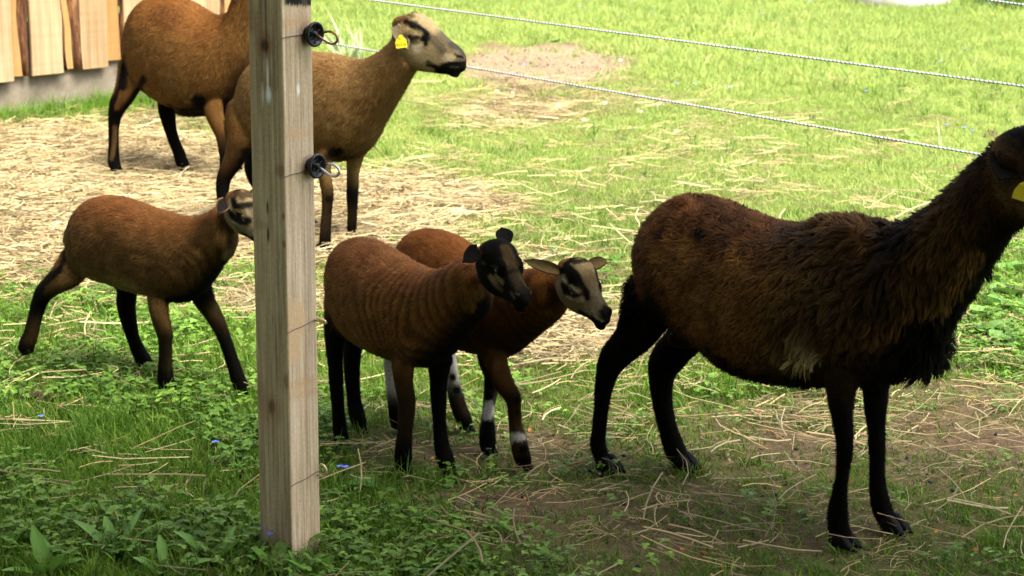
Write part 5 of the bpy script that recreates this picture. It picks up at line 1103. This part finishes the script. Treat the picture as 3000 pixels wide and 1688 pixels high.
def keep(P, r, w): return r.random(len(P)) < w
def blend_tint(P, r, a, b): return np.clip(0.45 + 0.28*fbm(P, 1.1, 3, 21) + 0.22*r.normal(size=len(P)) + a, 0, 1)
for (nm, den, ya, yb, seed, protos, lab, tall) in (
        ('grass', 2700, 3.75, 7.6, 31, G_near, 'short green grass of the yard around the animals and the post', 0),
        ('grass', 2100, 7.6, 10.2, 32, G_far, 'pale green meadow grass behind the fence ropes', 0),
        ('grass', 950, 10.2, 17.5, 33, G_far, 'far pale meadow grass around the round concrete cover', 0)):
    P, r = field(den, ya, yb, seed); s_, g_, so_, lu_ = cover(P); n2 = fbm(P, 6, 2, 41)
    w = np.clip(g_*(0.62+0.45*lu_+0.35*n2), 0.02, 1)
    if ya > 7: w = np.clip(g_*(0.8+0.25*n2), 0, 1)
    else:
        # the meadow's paler blades take over gradually
        w = w*(1-0.0*P[:, 1])
    P2 = P[keep(P, r, w)]; s2, g2, so2, lu2 = cover(P2)
    sc = (0.75+0.45*r.random(len(P2)))*(0.85+0.35*lu2+0.25*fbm(P2, 3, 2, 44))*(1.0 if ya < 7 else (1.0 if ya < 10 else 1.5))
    if ya < 7:
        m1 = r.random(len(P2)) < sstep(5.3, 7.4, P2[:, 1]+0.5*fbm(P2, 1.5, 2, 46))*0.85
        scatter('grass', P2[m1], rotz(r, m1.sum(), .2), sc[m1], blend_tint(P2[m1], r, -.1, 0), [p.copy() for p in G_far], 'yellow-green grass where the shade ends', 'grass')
        P2, sc = P2[~m1], sc[~m1]
    scatter(nm, P2, rotz(r, len(P2), .2), sc, blend_tint(P2, r, 0, 0), protos, lab, 'grass')
# taller tufts: the near left corner, round the post, along the plinth
P, r = field(420, 3.75, 7.2, 35); s_, g_, so_, lu_ = cover(P); w = np.clip(lu_*0.8+0.05, 0, 1)*g_*sstep(-.3, .4, fbm(P, 2.5, 2, 47)); P = P[keep(P, r, w)]
scatter('grass', P, rotz(r, len(P), .2), 0.55+0.45*r.random(len(P)), blend_tint(P, r, -.05, 0), G_tall, 'taller dark green grass tufts in the shaded near corner', 'grass')
P, r = field(60, 7.0, 15, 42); s_, g_, so_, lu_ = cover(P); P = P[keep(P, r, g_*sstep(.05, .5, fbm(P, .9, 3, 49)))]
scatter('grass', P, rotz(r, len(P), .2), 0.5+0.5*r.random(len(P)), np.clip(.35+.25*r.normal(size=len(P)), 0, 1), [p.copy() for p in G_tall], 'darker green tufts dotted over the meadow', 'grass')
r = np.random.default_rng(36); n = 900; ss = r.uniform(-1.6, S_END-0.1, n); off = np.abs(r.normal(0, .16, n))+0.03
P = W0[None, :] + wd[None, :]*ss[:, None] + wnrm[None, :]*off[:, None]; xq, yq, _ = proj(P); P[:, 2] = gz(P); P = P[r.random(n) < np.where(xq < 420, 0.95, 0.25)]
scatter('grass', P, rotz(r, len(P), .25), 0.6+0.7*r.random(len(P)), blend_tint(P, r, .05, 0), [p.copy() for p in G_tall], 'grass growing along the foot of the concrete plinth', 'grass')
P, r = field(880, 3.75, 7.0, 37); s_, g_, so_, lu_ = cover(P); w = np.clip(g_*(0.15+0.75*lu_)*sstep(-.35, .25, fbm(P, 3.2, 2, 48)), 0, 1); P = P[keep(P, r, w)]
scatter('clover', P, rotz(r, len(P), .15), 0.7+0.6*r.random(len(P)), blend_tint(P, r, 0, 0), G_clov, 'low clover-like leaves spread through the grass', 'ground cover')
P, r = field(620, 4.0, 9.8, 38); s_, g_, so_, lu_ = cover(P); P = P[keep(P, r, np.clip(sstep(.30, .85, s_)*1.0, 0, 1))]
scatter('straw', P, rotz(r, len(P), .06), 0.8+0.5*r.random(len(P)), np.clip(.5+.42*r.normal(size=len(P)), 0, 1), G_strd, 'thick bed of pale straw in front of the barn', 'straw')
P, r = field(150, 3.8, 10.5, 39); s_, g_, so_, lu_ = cover(P); P = P[keep(P, r, np.clip(0.05 + 0.16*(1-sstep(5.5, 8, P[:, 1])) + s_*0.95 + 0.35*so_, 0, 1))]; P[:, 2] += r.uniform(0.002, .034, len(P))*(1-sstep(7.5, 10, P[:, 1])*.6)
scatter('straw', P, rotz(r, len(P), .10), (0.55+0.65*r.random(len(P)))*(0.62+0.38*sstep(4.6, 6.2, P[:, 1])), np.clip(.5+.36*r.normal(size=len(P)), 0, 1), G_str, 'loose straw stalks strewn over the grass and earth', 'straw')
G_long = [proto('long_straw', *straws(pr, 2, .06, .07, .21, .0034, .006), M['straw']) for _ in range(10)]
P, r = field(95, 3.8, 8.0, 43); s_, g_, so_, lu_ = cover(P); P = P[keep(P, r, np.clip(0.36 + 0.25*so_ + 0.2*s_ - 0.08*lu_, 0, 1))]; P[:, 2] += r.uniform(.010, .040, len(P))
scatter('straw', P, rotz(r, len(P), .14), 0.6+0.6*r.random(len(P)), np.clip(.72+.25*r.normal(size=len(P)), 0, 1), G_long, 'single long straw stalks lying on top of the lawn', 'straw')
P, r = field(420, 3.8, 11.5, 40); s_, g_, so_, lu_ = cover(P); P = P[keep(P, r, np.clip(0.03 + so_*0.9, 0, 1))]
scatter('litter', P, rotz(r, len(P), .1), 0.6+0.8*r.random(len(P)), np.clip(.5+.35*r.normal(size=len(P)), 0, 1), G_chip, 'small dry crumbs and bark bits on the bare earth', 'litter')

# ------------------------------------------------------------------ single plants, flowers, stones, droppings
D2S = 1.165
def gpt(xd, yd): P = at_z(xd*D2S, yd*D2S); P[2] = float(gz(P)[0]); return P
M['leaf_a'] = vcol_mat('broad_leaf', 0.5, 0.3, trans=0.25)
M['petal_y'] = flat_mat('yellow_petal', (0.80, 0.62, 0.02), 0.5); M['petal_b'] = flat_mat('blue_petal', (0.12, 0.16, 0.72), 0.5); M['stem'] = flat_mat('green_stem', (0.10, 0.17, 0.03), 0.6)
def plant(name, P, data, colr, label, cat, group=None, scl=1.0, rz=0.0):
    V, F, C = data; V = np.array(V)*scl; c, s = math.cos(rz), math.sin(rz); V = np.stack([V[:, 0]*c-V[:, 1]*s, V[:, 0]*s+V[:, 1]*c, V[:, 2]], 1)
    o = mesh_obj(name, V, F, M['leaf_a'], None, True, np.clip(np.array(C)*np.array(colr), 0, 1)); o.location = tuple(P); tag(o, label, cat, group); return o
r = np.random.default_rng(50)
GRN, DGRN, PGRN = (0.075, 0.17, 0.022), (0.055, 0.12, 0.028), (0.16, 0.26, 0.05)
for (xd, yd, n, Ln, W, e0, e1, cl) in [(1010, 622, 6, .05, .028, .2, .9, PGRN), (1190, 604, 7, .055, .032, .2, .8, DGRN), (950, 518, 6, .06, .022, .3, 1.0, DGRN), (1440, 530, 6, .06, .03, .2, .8, PGRN), (1405, 645, 6, .05, .022, .5, 1.2, DGRN), (1540, 655, 6, .055, .03, .2, .9, GRN),
        (2420, 485, 7, .05, .03, .1, .6, PGRN), (215, 742, 5, .045, .03, .1, .5, GRN), (1000, 415, 6, .07, .024, .3, 1.1, PGRN), (1120, 420, 6, .06, .024, .2, .8, PGRN), (1240, 470, 5, .05, .022, .2, .9, PGRN), (2290, 345, 7, .06, .03, .2, .9, PGRN), (1410, 100, 6, .07, .03, .2, .8, PGRN), (1690, 940, 5, .04, .02, .2, .9, GRN), (1310, 660, 5, .04, .022, .3, 1.0, GRN)]:
    plant('broadleaf_weed', gpt(xd, yd), rosette(r, n, Ln, W, e0, e1), cl, {GRN: 'small mid green broad-leaved weed rosette in the shaded grass', DGRN: 'small dark green broad-leaved weed rosette among straw and grass', PGRN: 'small pale green broad-leaved weed rosette in the sunlit meadow'}[cl], 'weed', 'weed rosettes in the open grass', rz=r.uniform(0, 6))
for (xd, yd, n, Ln, W) in [(290, 1385, 7, .115, .032), (545, 1410, 7, .12, .03), (120, 1440, 7, .11, .034), (420, 1440, 6, .10, .03), (800, 1446, 6, .10, .03), (960, 1436, 6, .09, .028), (20, 1380, 6, .09, .03), (690, 1432, 7, .085, .03), (640, 1400, 6, .08, .028), (765, 1440, 6, .07, .03)]:
    plant('dandelion', gpt(xd, yd), rosette(r, n, Ln, W, .5, 1.2, tooth=.10, seg=7), (0.125, 0.27, 0.034), 'dandelion-like rosette of long upright leaves in the near shaded grass', 'weed', 'dandelions in the near grass', rz=r.uniform(0, 6))
V, F, C = [], [], []; leaf(V, F, C, (0, 0, .018), (.9, -.25, .25), (0, 0, 1), .075, .062, 1.0, droop=.25, seg=7); leaf(V, F, C, (0, 0, .012), (-.5, -.8, .3), (0, 0, 1), .05, .04, .9, droop=.3)
plant('dock', gpt(872, 1228), (V, F, C), (0.055, 0.15, 0.020), 'dock plant with one large round green leaf beside the fence post', 'weed')
V, F, C = [], [], []; leaf(V, F, C, (0, 0, .012), (.7, -.5, .3), (0, 0, 1), .055, .045, 1.0, droop=.3, seg=6)
plant('plantain', gpt(252, 1030), (V, F, C), (0.08, 0.18, 0.03), 'single rounded plantain leaf in the grass below the striding lamb', 'weed')
for k in range(30):                                # leafy patch at the right edge
    xd, yd = r.uniform(2440, 2590), r.uniform(690, 890)
    if xd < 2440 + (yd-690)*-0.1 + 20: continue
    plant('leafy_weed', gpt(xd, yd), rosette(r, 7, .05, .045, .3, 1.0, z0=.01, tooth=.12), (0.085, 0.19, 0.028) if k % 3 else (0.12, 0.23, 0.045), 'leafy weed in the dense green patch below the shaggy ewe\'s neck', 'weed', 'leafy weeds in the dense patch', scl=r.uniform(.8, 1.5), rz=r.uniform(0, 6))
V, F, C = blades(np.random.default_rng(5), 30, .05, .12, .29, .015, .024, .55, 6)
plant('bulb_plant', gpt(875, 150), (V, F, C), (0.42, 0.52, 0.30), 'clump of pale arching strap leaves standing behind the ewe with the numbered tag', 'plant')
V, F, C = blades(np.random.default_rng(8), 3, .004, .10, .135, .007, .009, .12, 5)
plant('pale_stalk', gpt(2366, 372), (V, F, C), (0.62, 0.66, 0.42), 'lone upright pale split stalk above the fence rope by the dung heaps', 'plant')
V, F, C = blades(np.random.default_rng(9), 240, .13, .10, .28, .004, .008, .5, 4)
plant('grass_clump', gpt(2520, 14), (V, F, C), (0.07, 0.15, 0.02), 'dense tall dark green grass clump beside the round concrete cover', 'plant')
def flower(P, h, rad, mat, label, group, seed, name):
    rr = np.random.default_rng(seed); o = empty(name, tuple(P)); tag(o, label, 'flower', group)
    top = P + np.array([rr.normal(0, .006), rr.normal(0, .006), h]); st_ = MB(); st_.tube([P, (P+top)/2+np.array([.002, 0, 0]), top], .0011, 5); st_.build('stem', M['stem'], o)
    n = 5 if mat == 'petal_y' else 4
    for k in range(n):
        a = 2*math.pi*k/n; V, F, C = [], [], []; leaf(V, F, C, top, (math.cos(a), math.sin(a), .35), (0, 0, 1), rad, rad*1.05, 1, droop=.1, seg=3); mesh_obj('petal', V, F, M[mat], o)
for k, (x, y) in enumerate([(165, 62), (140, 8), (515, 142), (605, 140), (868, 214), (910, 200), (1062, 184), (1140, 182), (1200, 190), (15, 439), (2430, 87), (2470, 58)]):
    P = at_z(1400+.621*x, .621*y+14); P[2] = float(gz(P)[0]); flower(P, .055, .010, 'petal_y', 'yellow buttercup on a thin stem in the meadow grass', 'buttercups in the meadow', k, 'buttercup')
for k, (x, y) in enumerate([(490, 40), (830, 60), (1210, 238), (1260, 243), (1320, 290), (937, 408), (1020, 410), (1185, 425), (1810, 445), (2290, 620), (2330, 635), (2210, 605), (230, 320), (715, 12), (530, 8), (1330, 70), (1570, 12), (2180, 300), (2300, 240)]):
    P = at_z(1400+.621*x, .621*y+10); P[2] = float(gz(P)[0]); flower(P, .035, .009, 'petal_b', 'small blue speedwell flower in the sunlit meadow', 'speedwells in the meadow', 100+k, 'speedwell')
for k, (x, y, h) in enumerate([(662, 1392, .062), (672, 1396, .066), (667, 1402, .058), (676, 1390, .058), (536, 1150, .045), (858, 1210, .04), (866, 1206, .04), (105, 1080, .04)]):
    P = gpt(x, y); flower(P, h, .0085, 'petal_b', 'small blue speedwell flower in the shaded grass around the post', 'speedwells by the post', 200+k, 'speedwell')
def lump_obj(name, P, rx, ry, rz_, mat, seed, rough, label, cat, group=None, n=9):
    V, F = [], []
    for i in range(n+1):
        th = math.pi*i/n
        for k in range(2*n):
            q = math.pi*k/n; V.append((math.sin(th)*math.cos(q), math.sin(th)*math.sin(q), math.cos(th)))
    V = np.array(V); V = V*(1+rough*fbm(V, 2.2, 3, seed))[:, None]*np.array([rx, ry, rz_])
    for i in range(n):
        for k in range(2*n): F.append((i*2*n+k, (i+1)*2*n+k, (i+1)*2*n+(k+1) % (2*n), i*2*n+(k+1) % (2*n)))
    o = mesh_obj(name, V, F, M[mat], None, rough < .5); o.location = (P[0], P[1], P[2]+rz_*.45); o.rotation_euler[2] = seed*1.7; tag(o, label, cat, group)
for k, (x, y, s) in enumerate([(1405, 265, .022), (1665, 127, .024), (1520, 258, .014), (1290, 232, .012), (1250, 228, .013), (1240, 250, .012), (1345, 300, .010), (1470, 300, .012), (1610, 280, .014), (1700, 330, .012), (1215, 300, .011), (1130, 640, .010), (1560, 150, .013), (1660, 262, .016)]):
    lump_obj('stone', gpt(x, y), s, s*.75, s*.5, 'stone', k, .7, 'small pale stone lying in the grass near the bare earth patch', 'stone', 'pale stones in the meadow')
for k, (x, y, s) in enumerate([(2220, 356, .045), (2490, 340, .04)]):
    lump_obj('dung_heap', gpt(x, y), s, s*.7, s*.3, 'dung', 20+k, 1.1, ('dark brown dung heap lying right under the lowest fence rope', 'dark brown dung heap between the two upper fence ropes, beyond the shaggy ewe')[k], 'dung', 'dung heaps on the meadow', 12)
for k, (x, y, s) in enumerate([(195, 895, .035), (110, 1012, .045)]):
    lump_obj('earth_clod', gpt(x, y), s, s*.7, s*.35, 'dung', 30+k, 1.1, ('smaller dark crumbly earth clod in the grass beside the striding lamb', 'larger dark crumbly earth clod in the grass nearer the dandelions')[k], 'clod', 'earth clods by the striding lamb', 12)
lump_obj('black_clod', gpt(2042, 294), .02, .016, .012, 'pellet', 41, 1.0, 'small black clod on the bright grass below the lowest fence rope', 'clod')
lump_obj('black_clod', gpt(1597, 248), .018, .014, .012, 'pellet', 42, 1.0, 'small black clod lying among pale stones at the lowest rope', 'clod')
for k in range(34):
    x, y = (r.uniform(1500, 2560), r.uniform(1010, 1440)) if k > 10 else (r.uniform(1050, 1500), r.uniform(1120, 1400))
    lump_obj('dropping', gpt(x, y), .0065, .0055, .005, 'pellet', 60+k, .2, 'small round black sheep dropping on the trodden ground', 'dropping', 'sheep droppings on the trodden ground', 6)
